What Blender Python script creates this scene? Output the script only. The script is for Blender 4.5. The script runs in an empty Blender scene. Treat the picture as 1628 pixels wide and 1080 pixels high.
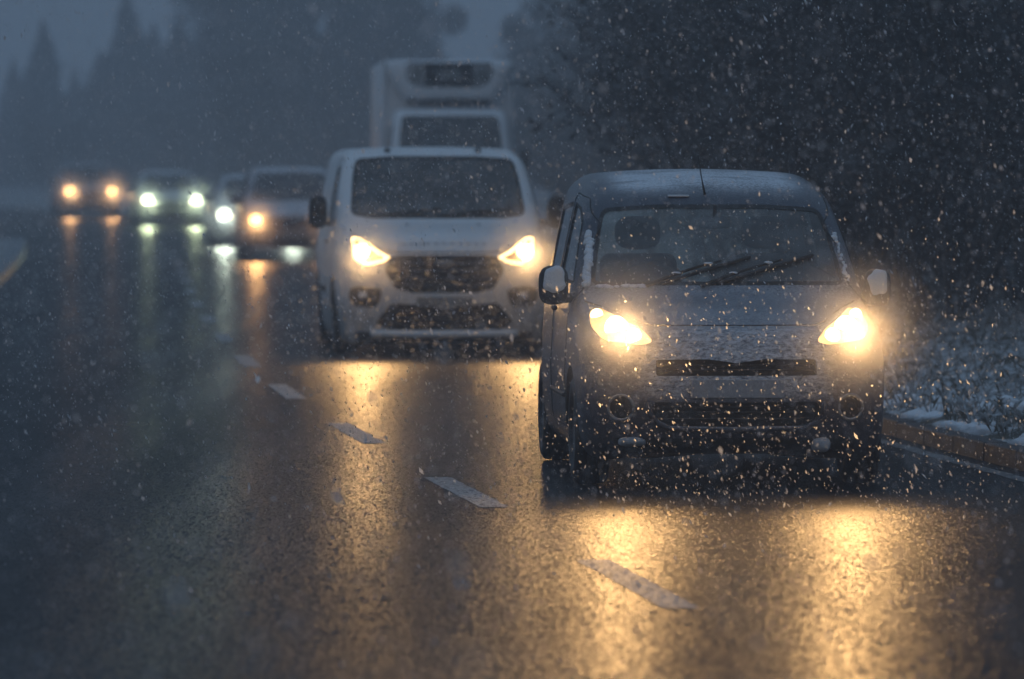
import bpy, bmesh, math, random
import numpy as np
from mathutils import Vector, noise as mnoise
R = math.radians
sc = bpy.context.scene
col = sc.collection
random.seed(7); rng = np.random.default_rng(7)

# ------------------------------------------------------------------ camera
cam = bpy.data.cameras.new('camera'); camo = bpy.data.objects.new('camera', cam); col.objects.link(camo)
camo.location = (0, 0, 1.78); camo.rotation_euler = (R(90 - 1.837), 0, 0)
cam.lens = 200; cam.sensor_width = 36; cam.clip_start = 0.1; cam.clip_end = 5000
cam.dof.use_dof = True; cam.dof.focus_distance = 30.8; cam.dof.aperture_fstop = 3.0
sc.camera = camo
# ------------------------------------------------------------------ sky: heavy overcast at dusk
SUN_EL, SUN_AZ = R(14), R(200)
w = bpy.data.worlds.new('World'); sc.world = w; w.use_nodes = True
nt = w.node_tree; nt.nodes.clear()
out = nt.nodes.new('ShaderNodeOutputWorld'); bg = nt.nodes.new('ShaderNodeBackground')
sky = nt.nodes.new('ShaderNodeTexSky'); sky.sky_type = 'NISHITA'; sky.sun_disc = False
sky.sun_elevation = SUN_EL; sky.sun_rotation = SUN_AZ; sky.air_density = 1.5; sky.dust_density = 4
mx = nt.nodes.new('ShaderNodeMix'); mx.data_type = 'RGBA'; mx.inputs[0].default_value = 0.93
mx.inputs[7].default_value = (2.2, 3.45, 5.15, 1)      # even snow cloud
tcw = nt.nodes.new('ShaderNodeTexCoord'); sx = nt.nodes.new('ShaderNodeSeparateXYZ'); nt.links.new(tcw.outputs['Generated'], sx.inputs[0])
mrw = nt.nodes.new('ShaderNodeMapRange'); nt.links.new(sx.outputs['Z'], mrw.inputs[0]); mrw.inputs[3].default_value = .82; mrw.inputs[4].default_value = 2.1      # overcast luminance grows towards the zenith
vm = nt.nodes.new('ShaderNodeVectorMath'); vm.operation = 'SCALE'; nt.links.new(mx.outputs[2], vm.inputs[0]); nt.links.new(mrw.outputs[0], vm.inputs['Scale'])
nt.links.new(sky.outputs[0], mx.inputs[6]); nt.links.new(vm.outputs[0], bg.inputs[0]); nt.links.new(bg.outputs[0], out.inputs[0])
bg.inputs[1].default_value = 0.05
sun = bpy.data.lights.new('sun', 'SUN'); suno = bpy.data.objects.new('sun', sun); col.objects.link(suno)
sun.energy = 0.05; sun.angle = R(40); sun.color = (1, .93, .86)
suno.rotation_euler = (R(90) - SUN_EL, 0, R(180) - SUN_AZ)
sc.view_settings.view_transform = 'Standard'; sc.view_settings.look = 'None'
sc.view_settings.exposure = -0.3; sc.view_settings.gamma = 1
sc.cycles.use_denoising = True
sc.cycles.max_bounces = 7; sc.cycles.diffuse_bounces = 2; sc.cycles.glossy_bounces = 3
sc.cycles.transmission_bounces = 4; sc.cycles.transparent_max_bounces = 12; sc.cycles.volume_bounces = 2
sc.cycles.sample_clamp_indirect = 4; sc.cycles.caustics_reflective = False; sc.cycles.caustics_refractive = False
HEAD_W = 280.0      # watts of one headlamp
HAZE = 0.0031; SPRAY = .012; HALO_MIST = .9

# ------------------------------------------------------------------ materials
MATS = {}
class NB:
    def __init__(s, name):
        s.m = bpy.data.materials.new(name); s.m.use_nodes = True; s.t = s.m.node_tree; s.t.nodes.clear()
        s.out = s.n('ShaderNodeOutputMaterial'); MATS[name] = s.m
    def n(s, typ, **kw):
        x = s.t.nodes.new(typ)
        for k, v in kw.items():
            if k in ('data_type', 'blend_type', 'operation', 'feature', 'distance', 'interpolation_type', 'vector_type'): setattr(x, k, v)
        return x
    def l(s, a, b): s.t.links.new(a, b)
    def val(s, v, sock):
        if hasattr(v, 'is_output') or isinstance(v, bpy.types.NodeSocket): s.l(v, sock)
        else: sock.default_value = v
    def coord(s, scale=(1, 1, 1), kind='Object'):
        c = s.n('ShaderNodeTexCoord'); m = s.n('ShaderNodeMapping'); s.l(c.outputs[kind], m.inputs[0])
        m.inputs['Scale'].default_value = scale; return m.outputs[0]
    def noise(s, scale, detail=3, rough=.55, vec=None):
        x = s.n('ShaderNodeTexNoise'); x.inputs['Scale'].default_value = scale; x.inputs['Detail'].default_value = detail
        x.inputs['Roughness'].default_value = rough
        if vec is not None: s.l(vec, x.inputs['Vector'])
        return x.outputs['Fac']
    def ss(s, v, a, b, lo=0., hi=1.):
        x = s.n('ShaderNodeMapRange', interpolation_type='SMOOTHSTEP'); s.val(v, x.inputs[0])
        for i, q in zip((1, 2, 3, 4), (a, b, lo, hi)): x.inputs[i].default_value = q
        return x.outputs[0]
    def math(s, op, a, b=0.):
        x = s.n('ShaderNodeMath', operation=op); s.val(a, x.inputs[0]); s.val(b, x.inputs[1]); return x.outputs[0]
    def mix(s, f, a, b):
        x = s.n('ShaderNodeMix', data_type='RGBA'); s.val(f, x.inputs[0])
        for q, i in ((a, 6), (b, 7)):
            if isinstance(q, tuple): x.inputs[i].default_value = (*q, 1)[:4]
            else: s.l(q, x.inputs[i])
        return x.outputs[2]
    def bump(s, h, strength, dist):
        x = s.n('ShaderNodeBump'); s.l(h, x.inputs['Height']); x.inputs['Strength'].default_value = strength
        x.inputs['Distance'].default_value = dist; return x.outputs[0]
    def pbr(s, color, rough=.5, metal=0., normal=None, coat=0., coat_rough=.1, spec=.5, trans=0.):
        p = s.n('ShaderNodeBsdfPrincipled')
        if isinstance(color, tuple): p.inputs['Base Color'].default_value = (*color, 1)
        else: s.l(color, p.inputs['Base Color'])
        s.val(rough, p.inputs['Roughness']); s.val(metal, p.inputs['Metallic']); s.val(coat, p.inputs['Coat Weight'])
        p.inputs['Coat Roughness'].default_value = coat_rough; p.inputs['Specular IOR Level'].default_value = spec
        if normal is not None: s.l(normal, p.inputs['Normal'])
        s.l(p.outputs[0], s.out.inputs[0]); return p
    def upness(s):
        g = s.n('ShaderNodeNewGeometry'); x = s.n('ShaderNodeSeparateXYZ'); s.l(g.outputs['Normal'], x.inputs[0]); return x.outputs['Z']
    def height(s):
        c = s.n('ShaderNodeTexCoord'); x = s.n('ShaderNodeSeparateXYZ'); s.l(c.outputs['Object'], x.inputs[0]); return x.outputs['Z']

def paint(name, color, rough, snow, dirt, metal=0., streak=(7, 14, 14), snow_lo=.25, nose=None):
    b = NB(name)
    up = b.upness()
    n1 = b.noise(9, 6, .7, b.coord(streak)); n2 = b.noise(2.2, 4, .6, b.coord())
    m = b.math('MULTIPLY', b.ss(up, snow_lo, .95), snow)
    m = b.math('ADD', m, b.math('MULTIPLY', b.math('SUBTRACT', n1, .5), 2.8))
    m = b.math('ADD', m, b.math('MULTIPLY', b.math('SUBTRACT', n2, .5), .9))
    m = b.ss(m, .42, .95)
    m = b.math('MULTIPLY', m, b.ss(up, snow_lo - .15, snow_lo + .2))
    if nose:
        xr = b.n('ShaderNodeSeparateXYZ'); b.l(b.n('ShaderNodeTexCoord').outputs['Object'], xr.inputs[0]); rm = b.math('MULTIPLY', b.ss(xr.outputs['Y'], 1.56, 1.85), b.ss(b.math('ABSOLUTE', xr.outputs['X']), .62, .40))
        rm = b.math('MULTIPLY', rm, b.ss(b.noise(5, 5, .7, b.coord((.5, 1.6, 1))), .34, .52, .45, 1.15)); rm = b.math('MAXIMUM', rm, b.ss(b.height(), 1.40, 1.30, 0., .40)); m = b.math('MULTIPLY', m, rm)
        hgt = b.height(); band = b.math('MULTIPLY', b.ss(hgt, nose[0] - .02, nose[0] + .05), b.ss(hgt, nose[1] + .04, nose[1] - .04))
        xx = b.n('ShaderNodeSeparateXYZ'); b.l(b.n('ShaderNodeTexCoord').outputs['Object'], xx.inputs[0]); band = b.math('MULTIPLY', band, b.ss(b.math('ABSOLUTE', xx.outputs['X']), .58, .40, .22, 1.))
        sp = b.ss(b.noise(60, 7, .8, b.coord((.5, 1, 1))), .34, .62, .04, .80); m = b.math('MAXIMUM', m, b.math('MULTIPLY', b.math('MULTIPLY', band, sp), b.ss(up, -.25, .25, .0, 1.)))
    grime = b.math('MULTIPLY', b.ss(b.height(), .85, .1), dirt)
    grime = b.math('MULTIPLY', grime, b.ss(b.noise(14, 6, .7, b.coord((1, 1, .35))), .25, .7, .45, 1.))
    c = b.mix(grime, color, (.075, .058, .045))
    c = b.mix(m, c, (.72, .76, .82))
    rg = b.math('ADD', b.math('MULTIPLY', m, .5), b.math('ADD', rough, b.math('MULTIPLY', grime, .35)))
    nrm = b.bump(b.math('ADD', n1, m), .35, .012)
    b.pbr(c, rg, metal, nrm, coat=.25, coat_rough=.08)
paint('paint_navy', (.018, .025, .048), .28, .85, .6, nose=(.48, .88))
paint('paint_white', (.78, .80, .82), .35, .25, .85)
paint('paint_box_white', (.80, .83, .86), .45, .3, .12)
paint('paint_maroon', (.075, .05, .045), .35, .8, .5)
paint('paint_silver', (.26, .28, .29), .35, .8, .4)
paint('paint_black', (.03, .032, .036), .35, .6, .5)
b = NB('black_plastic'); b.pbr(b.mix(b.ss(b.noise(20, 5, .6, b.coord()), .4, .8), (.018, .018, .018), (.06, .05, .042)), .55)
b = NB('rubber'); b.pbr(b.mix(b.ss(b.noise(25, 4, .6, b.coord()), .4, .8), (.014, .014, .014), (.035, .032, .03)), .6)
b = NB('tyre_rubber'); b.pbr(b.mix(b.ss(b.noise(12, 5, .6, b.coord()), .4, .75), (.017, .016, .016), (.05, .043, .037)), .5)
b = NB('rim_metal'); b.pbr((.16, .16, .165), b.ss(b.noise(30, 3, .5, b.coord()), .2, .8, .35, .6), .8)
b = NB('chrome'); b.pbr((.7, .7, .7), b.ss(b.noise(18, 3, .5, b.coord()), .2, .8, .12, .3), 1.)
b = NB('upholstery'); b.pbr(b.mix(b.noise(60, 3, .6, b.coord()), (.012, .013, .015), (.03, .032, .036)), .85)
b = NB('snow')
sn = b.noise(38, 5, .65, b.coord()); p = b.pbr(b.mix(b.noise(5, 3, .6, b.coord()), (.66, .70, .76), (.82, .84, .87)), .7, normal=b.bump(sn, .6, .02))
p.inputs['Subsurface Weight'].default_value = 0.0
b = NB('plate_snow'); b.pbr(b.mix(b.noise(60, 6, .75, b.coord()), (.14, .15, .17), (.5, .53, .57)), .7)
b = NB('glass')
tr = b.n('ShaderNodeBsdfTransparent'); tr.inputs[0].default_value = (.80, .86, .84, 1)
gl = b.n('ShaderNodeBsdfGlossy'); gl.inputs['Roughness'].default_value = .06; gl.inputs[0].default_value = (.9, .9, .9, 1)
df = b.n('ShaderNodeBsdfDiffuse'); df.inputs[0].default_value = (.4, .42, .43, 1)
fr = b.n('ShaderNodeFresnel'); fr.inputs[0].default_value = 1.5
m1 = b.n('ShaderNodeMixShader'); b.l(fr.outputs[0], m1.inputs[0]); b.l(tr.outputs[0], m1.inputs[1]); b.l(gl.outputs[0], m1.inputs[2])
m2 = b.n('ShaderNodeMixShader'); b.l(b.ss(b.noise(4, 6, .7, b.coord((1, 1, 1.6))), .38, .8, .13, .38), m2.inputs[0])   # wet, dirty film
b.l(m1.outputs[0], m2.inputs[1]); b.l(df.outputs[0], m2.inputs[2]); b.l(m2.outputs[0], b.out.inputs[0])
b = NB('lens_glass')
tr = b.n('ShaderNodeBsdfTransparent'); tr.inputs[0].default_value = (.95, .95, .94, 1)
gl = b.n('ShaderNodeBsdfGlossy'); gl.inputs['Roughness'].default_value = .08
fr = b.n('ShaderNodeFresnel'); fr.inputs[0].default_value = 1.4
m1 = b.n('ShaderNodeMixShader'); b.l(b.math('MULTIPLY', fr.outputs[0], b.ss(b.noise(30, 2, .5, b.coord()), .2, .8, .7, 1.)), m1.inputs[0])
b.l(tr.outputs[0], m1.inputs[1]); b.l(gl.outputs[0], m1.inputs[2]); b.l(m1.outputs[0], b.out.inputs[0])
def emit(name, color, strength):
    b = NB(name); e = b.n('ShaderNodeEmission'); e.inputs[0].default_value = (*color, 1)
    b.l(b.ss(b.noise(25, 2, .5, b.coord()), .1, .9, strength * .8, strength * 1.2), e.inputs[1]); b.l(e.outputs[0], b.out.inputs[0])
WARM, COOL, GREENW = (1, .56, .21), (.86, 1, .80), (.80, .95, .55)
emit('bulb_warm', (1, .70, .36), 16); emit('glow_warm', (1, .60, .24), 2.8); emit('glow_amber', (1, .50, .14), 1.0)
emit('bulb_cool', (.92, 1, .72), 16); emit('bulb_orange', (1, .50, .16), 16)
emit('drl_warm', (1, .66, .30), 9)
b = NB('bark'); b.pbr(b.mix(b.noise(16, 5, .6, b.coord((1, 1, .3))), (.022, .02, .018), (.06, .055, .05)), .85)
b = NB('twig'); b.pbr(b.mix(b.ss(b.upness(), .35, .95, 0, .35), b.mix(b.noise(3, 3, .6, b.coord()), (.02, .02, .02), (.045, .04, .036)), (.5, .53, .58)), .85)
def foliage(name, a, c, snow=0.):
    b = NB(name); b.pbr(b.mix(b.ss(b.upness(), .45, .95, 0, snow), b.mix(b.noise(1.3, 4, .6, b.coord()), a, c), (.5, .53, .57)), .8)
foliage('foliage_conifer', (.014, .024, .026), (.035, .050, .050)); foliage('foliage_bare', (.025, .026, .026), (.055, .055, .052))
foliage('foliage_hedge', (.018, .020, .020), (.045, .045, .042), .25)
b = NB('flake')
d = b.n('ShaderNodeBsdfDiffuse'); t = b.n('ShaderNodeBsdfTranslucent')
c = b.mix(b.noise(3, 2, .5, b.coord()), (.72, .75, .80), (.9, .92, .95))
b.l(c, d.inputs[0]); b.l(c, t.inputs[0]); m = b.n('ShaderNodeMixShader'); m.inputs[0].default_value = .72
b.l(d.outputs[0], m.inputs[1]); b.l(t.outputs[0], m.inputs[2]); b.l(m.outputs[0], b.out.inputs[0])
# wet asphalt: every stone of the surface tilts its own way under the water film
b = NB('wet_asphalt')
def facets(b, scale, amt):
    vo = b.n('ShaderNodeTexVoronoi'); b.l(b.coord(scale), vo.inputs['Vector']); vo.inputs['Scale'].default_value = 1
    sb = b.n('ShaderNodeVectorMath', operation='SUBTRACT'); b.l(vo.outputs['Color'], sb.inputs[0]); sb.inputs[1].default_value = (.5, .5, .5)
    ml = b.n('ShaderNodeVectorMath', operation='MULTIPLY'); b.l(sb.outputs[0], ml.inputs[0]); ml.inputs[1].default_value = (amt, amt, 0); return ml.outputs[0], vo
big = b.noise(.55, 5, .6, b.coord((1, .35, 1))); fine = b.noise(1, 3, .7, b.coord((160, 40, 160))); tracks = b.noise(1, 3, .5, b.coord((1.6, .04, 1)))
c = b.mix(fine, (.010, .011, .013), (.034, .035, .038)); c = b.mix(b.ss(big, .45, .75), c, (.02, .022, .026))
rg = b.math('ADD', b.ss(big, .25, .75, .29, .36), b.ss(tracks, .38, .62, -.02, .02))
f1, v1 = facets(b, (170, 24, 30), .46); f2, v2 = facets(b, (110, 15, 30), .16)
ge = b.n('ShaderNodeNewGeometry'); a1 = b.n('ShaderNodeVectorMath', operation='ADD'); b.l(ge.outputs['Normal'], a1.inputs[0]); b.l(f1, a1.inputs[1])
a2 = b.n('ShaderNodeVectorMath', operation='ADD'); b.l(a1.outputs[0], a2.inputs[0]); b.l(f2, a2.inputs[1]); nn = b.n('ShaderNodeVectorMath', operation='NORMALIZE'); b.l(a2.outputs[0], nn.inputs[0])
bp = b.n('ShaderNodeBump'); b.l(fine, bp.inputs['Height']); bp.inputs['Strength'].default_value = .5; bp.inputs['Distance'].default_value = .004; b.l(nn.outputs[0], bp.inputs['Normal'])
p = b.pbr(c, rg, 0, bp.outputs[0], spec=.22)
dry = b.n('ShaderNodeBsdfDiffuse'); b.l(c, dry.inputs[0]); b.l(bp.outputs[0], dry.inputs['Normal'])      # stone standing out of the water film
film = b.math('ADD', b.ss(tracks, .38, .62, .48, .42), b.ss(big, .35, .7, -.06, .10)); ms = b.n('ShaderNodeMixShader'); b.l(film, ms.inputs[0]); b.l(dry.outputs[0], ms.inputs[1]); b.l(p.outputs[0], ms.inputs[2]); b.l(ms.outputs[0], b.out.inputs[0])
b = NB('road_paint')
wn = b.noise(30, 5, .7, b.coord((1, .4, 1))); f1, v1 = facets(b, (190, 26, 30), .40)
ge = b.n('ShaderNodeNewGeometry'); a1 = b.n('ShaderNodeVectorMath', operation='ADD'); b.l(ge.outputs['Normal'], a1.inputs[0]); b.l(f1, a1.inputs[1]); nn = b.n('ShaderNodeVectorMath', operation='NORMALIZE'); b.l(a1.outputs[0], nn.inputs[0])
b.pbr(b.mix(b.ss(wn, .34, .54), (.025, .025, .027), (.36, .37, .38)), .55, normal=nn.outputs[0], spec=.2)
b = NB('edge_paint')
wn = b.noise(18, 5, .7, b.coord((1, .3, 1))); b.pbr(b.mix(b.ss(wn, .42, .62), (.04, .04, .042), (.22, .22, .22)), .4, normal=b.bump(wn, .5, .01))
b = NB('kerb_concrete'); kn = b.noise(14, 6, .7, b.coord()); b.pbr(b.mix(kn, (.008, .0085, .010), (.028, .028, .030)), .55, normal=b.bump(kn, .6, .02))
b = NB('kerb_snowy'); kn = b.noise(14, 6, .7, b.coord()); b.pbr(b.mix(b.ss(b.upness(), .3, .8), b.mix(kn, (.03, .03, .03), (.08, .08, .08)), (.17, .19, .21)), .6, normal=b.bump(kn, .6, .02))
b = NB('verge_soil')
n1 = b.noise(2.2, 6, .7, b.coord()); n2 = b.noise(17, 6, .7, b.coord())
base = b.mix(n2, (.028, .026, .018), (.085, .08, .055)); mk = b.ss(b.math('ADD', n1, b.math('MULTIPLY', b.math('SUBTRACT', n2, .5), .9)), .42, .60)
b.pbr(b.mix(b.math('MULTIPLY', mk, .9), base, (.60, .64, .68)), .8, normal=b.bump(n2, .8, .04))
b = NB('field'); n1 = b.noise(.5, 6, .7, b.coord()); b.pbr(b.mix(b.ss(n1, .35, .65), (.05, .05, .04), (.35, .37, .40)), .85)
b = NB('grass_blade'); n1 = b.noise(5, 4, .7, b.coord()); b.pbr(b.mix(b.ss(n1, .40, .62), (.06, .058, .035), (.5, .53, .56)), .7)

# ------------------------------------------------------------------ helpers
def mesh_obj(name, v, f, mat, parent=None, smooth=True):
    me = bpy.data.meshes.new(name); me.from_pydata([tuple(map(float, p)) for p in v], [], f); me.update()
    if smooth: me.shade_smooth()
    if mat: me.materials.append(MATS[mat])
    o = bpy.data.objects.new(name, me); col.objects.link(o)
    if parent: o.parent = parent
    return o
def tri_obj(name, v, tris, mat, parent=None, smooth=False):
    """fast numpy path, n-gon size from tris.shape[1]"""
    me = bpy.data.meshes.new(name); n, k = tris.shape
    me.vertices.add(len(v)); me.vertices.foreach_set('co', np.asarray(v, np.float32).ravel())
    me.loops.add(n * k); me.loops.foreach_set('vertex_index', tris.astype(np.int32).ravel())
    me.polygons.add(n); me.polygons.foreach_set('loop_start', np.arange(0, n * k, k, dtype=np.int32))
    me.update(calc_edges=True); me.validate()
    if smooth: me.shade_smooth()
    me.materials.append(MATS[mat]); o = bpy.data.objects.new(name, me); col.objects.link(o)
    if parent: o.parent = parent
    return o
def thing(name, label, cat, loc=(0, 0, 0), rz=0, group=None):
    o = bpy.data.objects.new(name, None); col.objects.link(o); o.location = loc; o.rotation_euler = (0, 0, rz)
    o.empty_display_size = .2; o['label'] = label; o['category'] = cat
    if group: o['group'] = group
    return o
def kind(o, k): o['kind'] = k; return o
def box(name, c, s, mat, parent, bev=.01, seg=2, rot=None):
    bm = bmesh.new(); bmesh.ops.create_cube(bm, size=1); bmesh.ops.scale(bm, vec=s, verts=bm.verts)
    if bev: bmesh.ops.bevel(bm, geom=bm.edges[:], offset=min(bev, min(s) * .45), segments=seg, affect='EDGES', profile=.5)
    me = bpy.data.meshes.new(name); bm.to_mesh(me); bm.free()
    if bev >= .03: me.shade_smooth()
    me.materials.append(MATS[mat])
    o = bpy.data.objects.new(name, me); col.objects.link(o); o.location = c
    if rot: o.rotation_euler = rot
    o.parent = parent; return o
def tube_geo(pts, r, n=6, v=None, f=None):
    v = [] if v is None else v; f = [] if f is None else f
    P = [Vector(p) for p in pts]; rr = r if isinstance(r, (list, tuple)) else [r] * len(P); base = len(v)
    for i, p in enumerate(P):
        t = (P[min(i + 1, len(P) - 1)] - P[max(i - 1, 0)]).normalized()
        a = t.cross(Vector((0, 0, 1)) if abs(t.z) < .9 else Vector((1, 0, 0))).normalized(); b2 = t.cross(a)
        for k in range(n):
            an = 2 * math.pi * k / n; v.append(tuple(p + (a * math.cos(an) + b2 * math.sin(an)) * rr[i]))
    for i in range(len(P) - 1):
        for k in range(n):
            f.append((base + i * n + k, base + i * n + (k + 1) % n, base + (i + 1) * n + (k + 1) % n, base + (i + 1) * n + k))
    f.append(tuple(base + k for k in range(n))[::-1]); f.append(tuple(base + (len(P) - 1) * n + k for k in range(n)))
    return v, f
def tube(name, pts, r, mat, parent, n=6):
    v, f = tube_geo(pts, r, n); return mesh_obj(name, v, f, mat, parent)
def lathe(name, prof, mat, parent, n=32, loc=(0, 0, 0), axis='x'):
    v, f = [], []
    for a in range(n):
        an = 2 * math.pi * a / n
        for (q, r) in prof:
            v.append((q, r * math.cos(an), r * math.sin(an)) if axis == 'x' else (r * math.cos(an), q, r * math.sin(an)))
    m = len(prof)
    for a in range(n):
        for i in range(m - 1):
            f.append((a * m + i, a * m + i + 1, ((a + 1) % n) * m + i + 1, ((a + 1) % n) * m + i))
    o = mesh_obj(name, v, f, mat, parent); o.location = loc; return o
def blob(name, c, s, mat, parent, amp=.0, sub=3, p=2.6, freq=6., seed=0):
    """rounded super-ellipsoid, optionally lumpy"""
    bm = bmesh.new(); bmesh.ops.create_icosphere(bm, subdivisions=sub, radius=1)
    for v in bm.verts:
        x, y, z = v.co; k = (abs(x) ** p + abs(y) ** p + abs(z) ** p) ** (-1 / p)
        q = Vector((x * k * s[0], y * k * s[1], z * k * s[2]))
        if amp: q *= 1 + amp * mnoise.noise(q * freq + Vector((seed * 3.1, seed, c[0] * 5)))
        v.co = q
    me = bpy.data.meshes.new(name); bm.to_mesh(me); bm.free(); me.shade_smooth(); me.materials.append(MATS[mat])
    o = bpy.data.objects.new(name, me); col.objects.link(o); o.location = c; o.parent = parent; return o
def rpoly(pts, r=.03, n=4):
    """round the corners of a polygon"""
    P = [np.array(p, float) for p in pts]; o = []
    for i in range(len(P)):
        a, b_, c = P[i - 1], P[i], P[(i + 1) % len(P)]
        u = (a - b_); w_ = (c - b_); lu, lw = np.linalg.norm(u), np.linalg.norm(w_); d = min(r, lu * .45, lw * .45)
        s, e = b_ + u / lu * d, b_ + w_ / lw * d
        for k in range(n + 1):
            t = k / n; o.append(tuple((1 - t) ** 2 * s + 2 * t * (1 - t) * b_ + t * t * e))
    return o
def circ(c, r, n=20, ry=None): return [(c[0] + r * math.cos(2 * math.pi * k / n), c[1] + (ry or r) * math.sin(2 * math.pi * k / n)) for k in range(n)]
def mirror(poly): return [(-x, z) for x, z in poly][::-1]
def offset_poly(poly, d):
    P = np.array(poly); area = .5 * np.sum(P[:, 0] * np.roll(P[:, 1], -1) - np.roll(P[:, 0], -1) * P[:, 1]); sg = 1 if area > 0 else -1
    e = np.roll(P, -1, 0) - P; e /= np.linalg.norm(e, axis=1)[:, None] + 1e-9; nn = np.stack([-e[:, 1], e[:, 0]], 1) * sg
    vn = nn + np.roll(nn, 1, 0); vn /= np.linalg.norm(vn, axis=1)[:, None] + 1e-9
    return [tuple(q) for q in P + vn * d]
def in_poly(x, y, poly):
    c = False; j = len(poly) - 1
    for i in range(len(poly)):
        xi, yi = poly[i]; xj, yj = poly[j]
        if (yi > y) != (yj > y) and x < (xj - xi) * (y - yi) / (yj - yi) + xi: c = not c
        j = i
    return c
def spline(pts, n=6):
    P = np.array(pts, float); o = []; N = len(P)
    for i in range(N):
        p0, p1, p2, p3 = P[i - 1], P[i], P[(i + 1) % N], P[(i + 2) % N]
        a = .5 * min(1, 2 * np.linalg.norm(p2 - p1) / (np.linalg.norm(p2 - p0) + 1e-6)); b_ = .5 * min(1, 2 * np.linalg.norm(p2 - p1) / (np.linalg.norm(p3 - p1) + 1e-6))
        m1, m2 = (p2 - p0) * a, (p3 - p1) * b_
        for k in range(n):
            t = k / n; o.append((2 * t**3 - 3 * t * t + 1) * p1 + (t**3 - 2 * t * t + t) * m1 + (-2 * t**3 + 3 * t * t) * p2 + (t**3 - t * t) * m2)
    return np.array(o)

# a vehicle shell: the side silhouette met by a width curve, with rounded edges; x right, y rearward from the nose, z up
class Shell:
    def __init__(s, sil, Wz, Wy, bulge=.2, bp=2.2, crown=.05, k=.12, res=.04, zc=.6, blen=1.2):
        P = spline(sil); s.P = P; s.y0, s.z0 = P.min(0); s.y1, s.z1 = P.max(0)
        s.Wz = np.array(Wz).T; s.Wy = np.array(Wy).T; s.bulge, s.bp, s.crown, s.k, s.blen = bulge, bp, crown, k, blen
        s.W = s.Wz[1].max(); s.zc = zc; g = .02; s.g = g
        s.gy0, s.gz0 = s.y0 - .7, s.z0 - .4
        ys = np.arange(s.gy0, s.y1 + .5, g); zs = np.arange(s.gz0, s.z1 + .4, g); Y, Z = np.meshgrid(ys, zs, indexing='ij'); s.G = s.psdf(Y.ravel(), Z.ravel()).reshape(Y.shape)
        s.build(res)
    def psdf(s, y, z):
        d = np.full(y.shape, 1e9); ins = np.zeros(y.shape, bool); P = s.P; N = len(P)
        for i in range(N):
            a, b_ = P[i], P[(i + 1) % N]; e = b_ - a; t = np.clip(((y - a[0]) * e[0] + (z - a[1]) * e[1]) / (e @ e + 1e-12), 0, 1)
            d = np.minimum(d, (y - a[0] - t * e[0])**2 + (z - a[1] - t * e[1])**2)
            c = (a[1] > z) != (b_[1] > z)
            if abs(e[1]) > 1e-9: ins ^= c & (y < e[0] * (z - a[1]) / e[1] + a[0])
        return np.where(ins, -1, 1) * np.sqrt(d)
    def f(s, x, y, z):
        fr = np.clip(1 - (y - .0) / s.blen, 0, 1)
        yy = y - s.bulge * (np.abs(x) / s.W)**s.bp * fr; zz = z + s.crown * x * x
        i = np.clip((yy - s.gy0) / s.g, 0, s.G.shape[0] - 1.001); j = np.clip((zz - s.gz0) / s.g, 0, s.G.shape[1] - 1.001)
        i0, j0 = i.astype(int), j.astype(int); u, v = i - i0, j - j0
        a = s.G[i0, j0] * (1 - u) * (1 - v) + s.G[i0 + 1, j0] * u * (1 - v) + s.G[i0, j0 + 1] * (1 - u) * v + s.G[i0 + 1, j0 + 1] * u * v
        b_ = np.abs(x) - np.interp(z, *s.Wz) * np.interp(y, *s.Wy)
        h = np.maximum(s.k - np.abs(a - b_), 0) / s.k; return np.maximum(a, b_) + h * h * s.k * .25
    def ray(s, o, p, it=26):
        lo = np.zeros(len(o)); hi = np.ones(len(o))
        for _ in range(it):
            m = (lo + hi) / 2; q = o + (p - o) * m[:, None]; out_ = s.f(q[:, 0], q[:, 1], q[:, 2]) > 0
            hi = np.where(out_, m, hi); lo = np.where(out_, lo, m)
        return o + (p - o) * lo[:, None]
    def front(s, x, z, off=0.):
        q = s.ray(np.array([[x, s.y1 * .5, z]]), np.array([[x, s.y0 - .3, z]]))[0]; return (x, q[1] - off, z)
    def side(s, y, z, sg, off=0.):
        q = s.ray(np.array([[0., y, z]]), np.array([[sg * 1.6, y, z]]))[0]; return (q[0] + sg * off, y, z)
    def top(s, x, y, off=0.):
        q = s.ray(np.array([[x, y, s.zc]]), np.array([[x, y, s.z1 + .3]]))[0]; return (x, y, q[2] + off)
    def build(s, res):
        m = .12; bx = np.array([s.W + m, 0, 0]); lo = np.array([-s.W - m, s.y0 - m, s.z0 - m]); hi = np.array([s.W + m, s.y1 + m, s.z1 + m])
        n = np.maximum(((hi - lo) / res).astype(int), 6); n[0] += n[0] % 2
        idx, V, F = {}, [], []
        def vid(i, j, k):
            q = (i, j, k)
            if q not in idx: idx[q] = len(V); V.append(lo + (hi - lo) * np.array(q) / n)
            return idx[q]
        for ax in range(3):
            a, b_ = [q for q in range(3) if q != ax]
            for side in (0, 1):
                for i in range(n[a]):
                    for j in range(n[b_]):
                        c = []
                        for (di, dj) in ((0, 0), (1, 0), (1, 1), (0, 1)):
                            q = [0, 0, 0]; q[ax] = n[ax] * side; q[a] = i + di; q[b_] = j + dj; c.append(vid(*q))
                        if (side == 1) == (ax == 1): c = c[::-1]
                        F.append(c)
        V = np.array(V); yc = (s.y0 + s.y1) / 2; o = np.stack([np.zeros(len(V)), yc + .74 * (V[:, 1] - yc), np.full(len(V), s.zc)], 1)
        V = s.ray(o, V)
        s.bm = bm = bmesh.new(); vs = [bm.verts.new(v) for v in V]
        for c in F: bm.faces.new([vs[q] for q in c])
        bm.normal_update(); s.lay = bm.faces.layers.int.new('reg'); s.nreg = 0; s.res = res; s.info = {}
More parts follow.
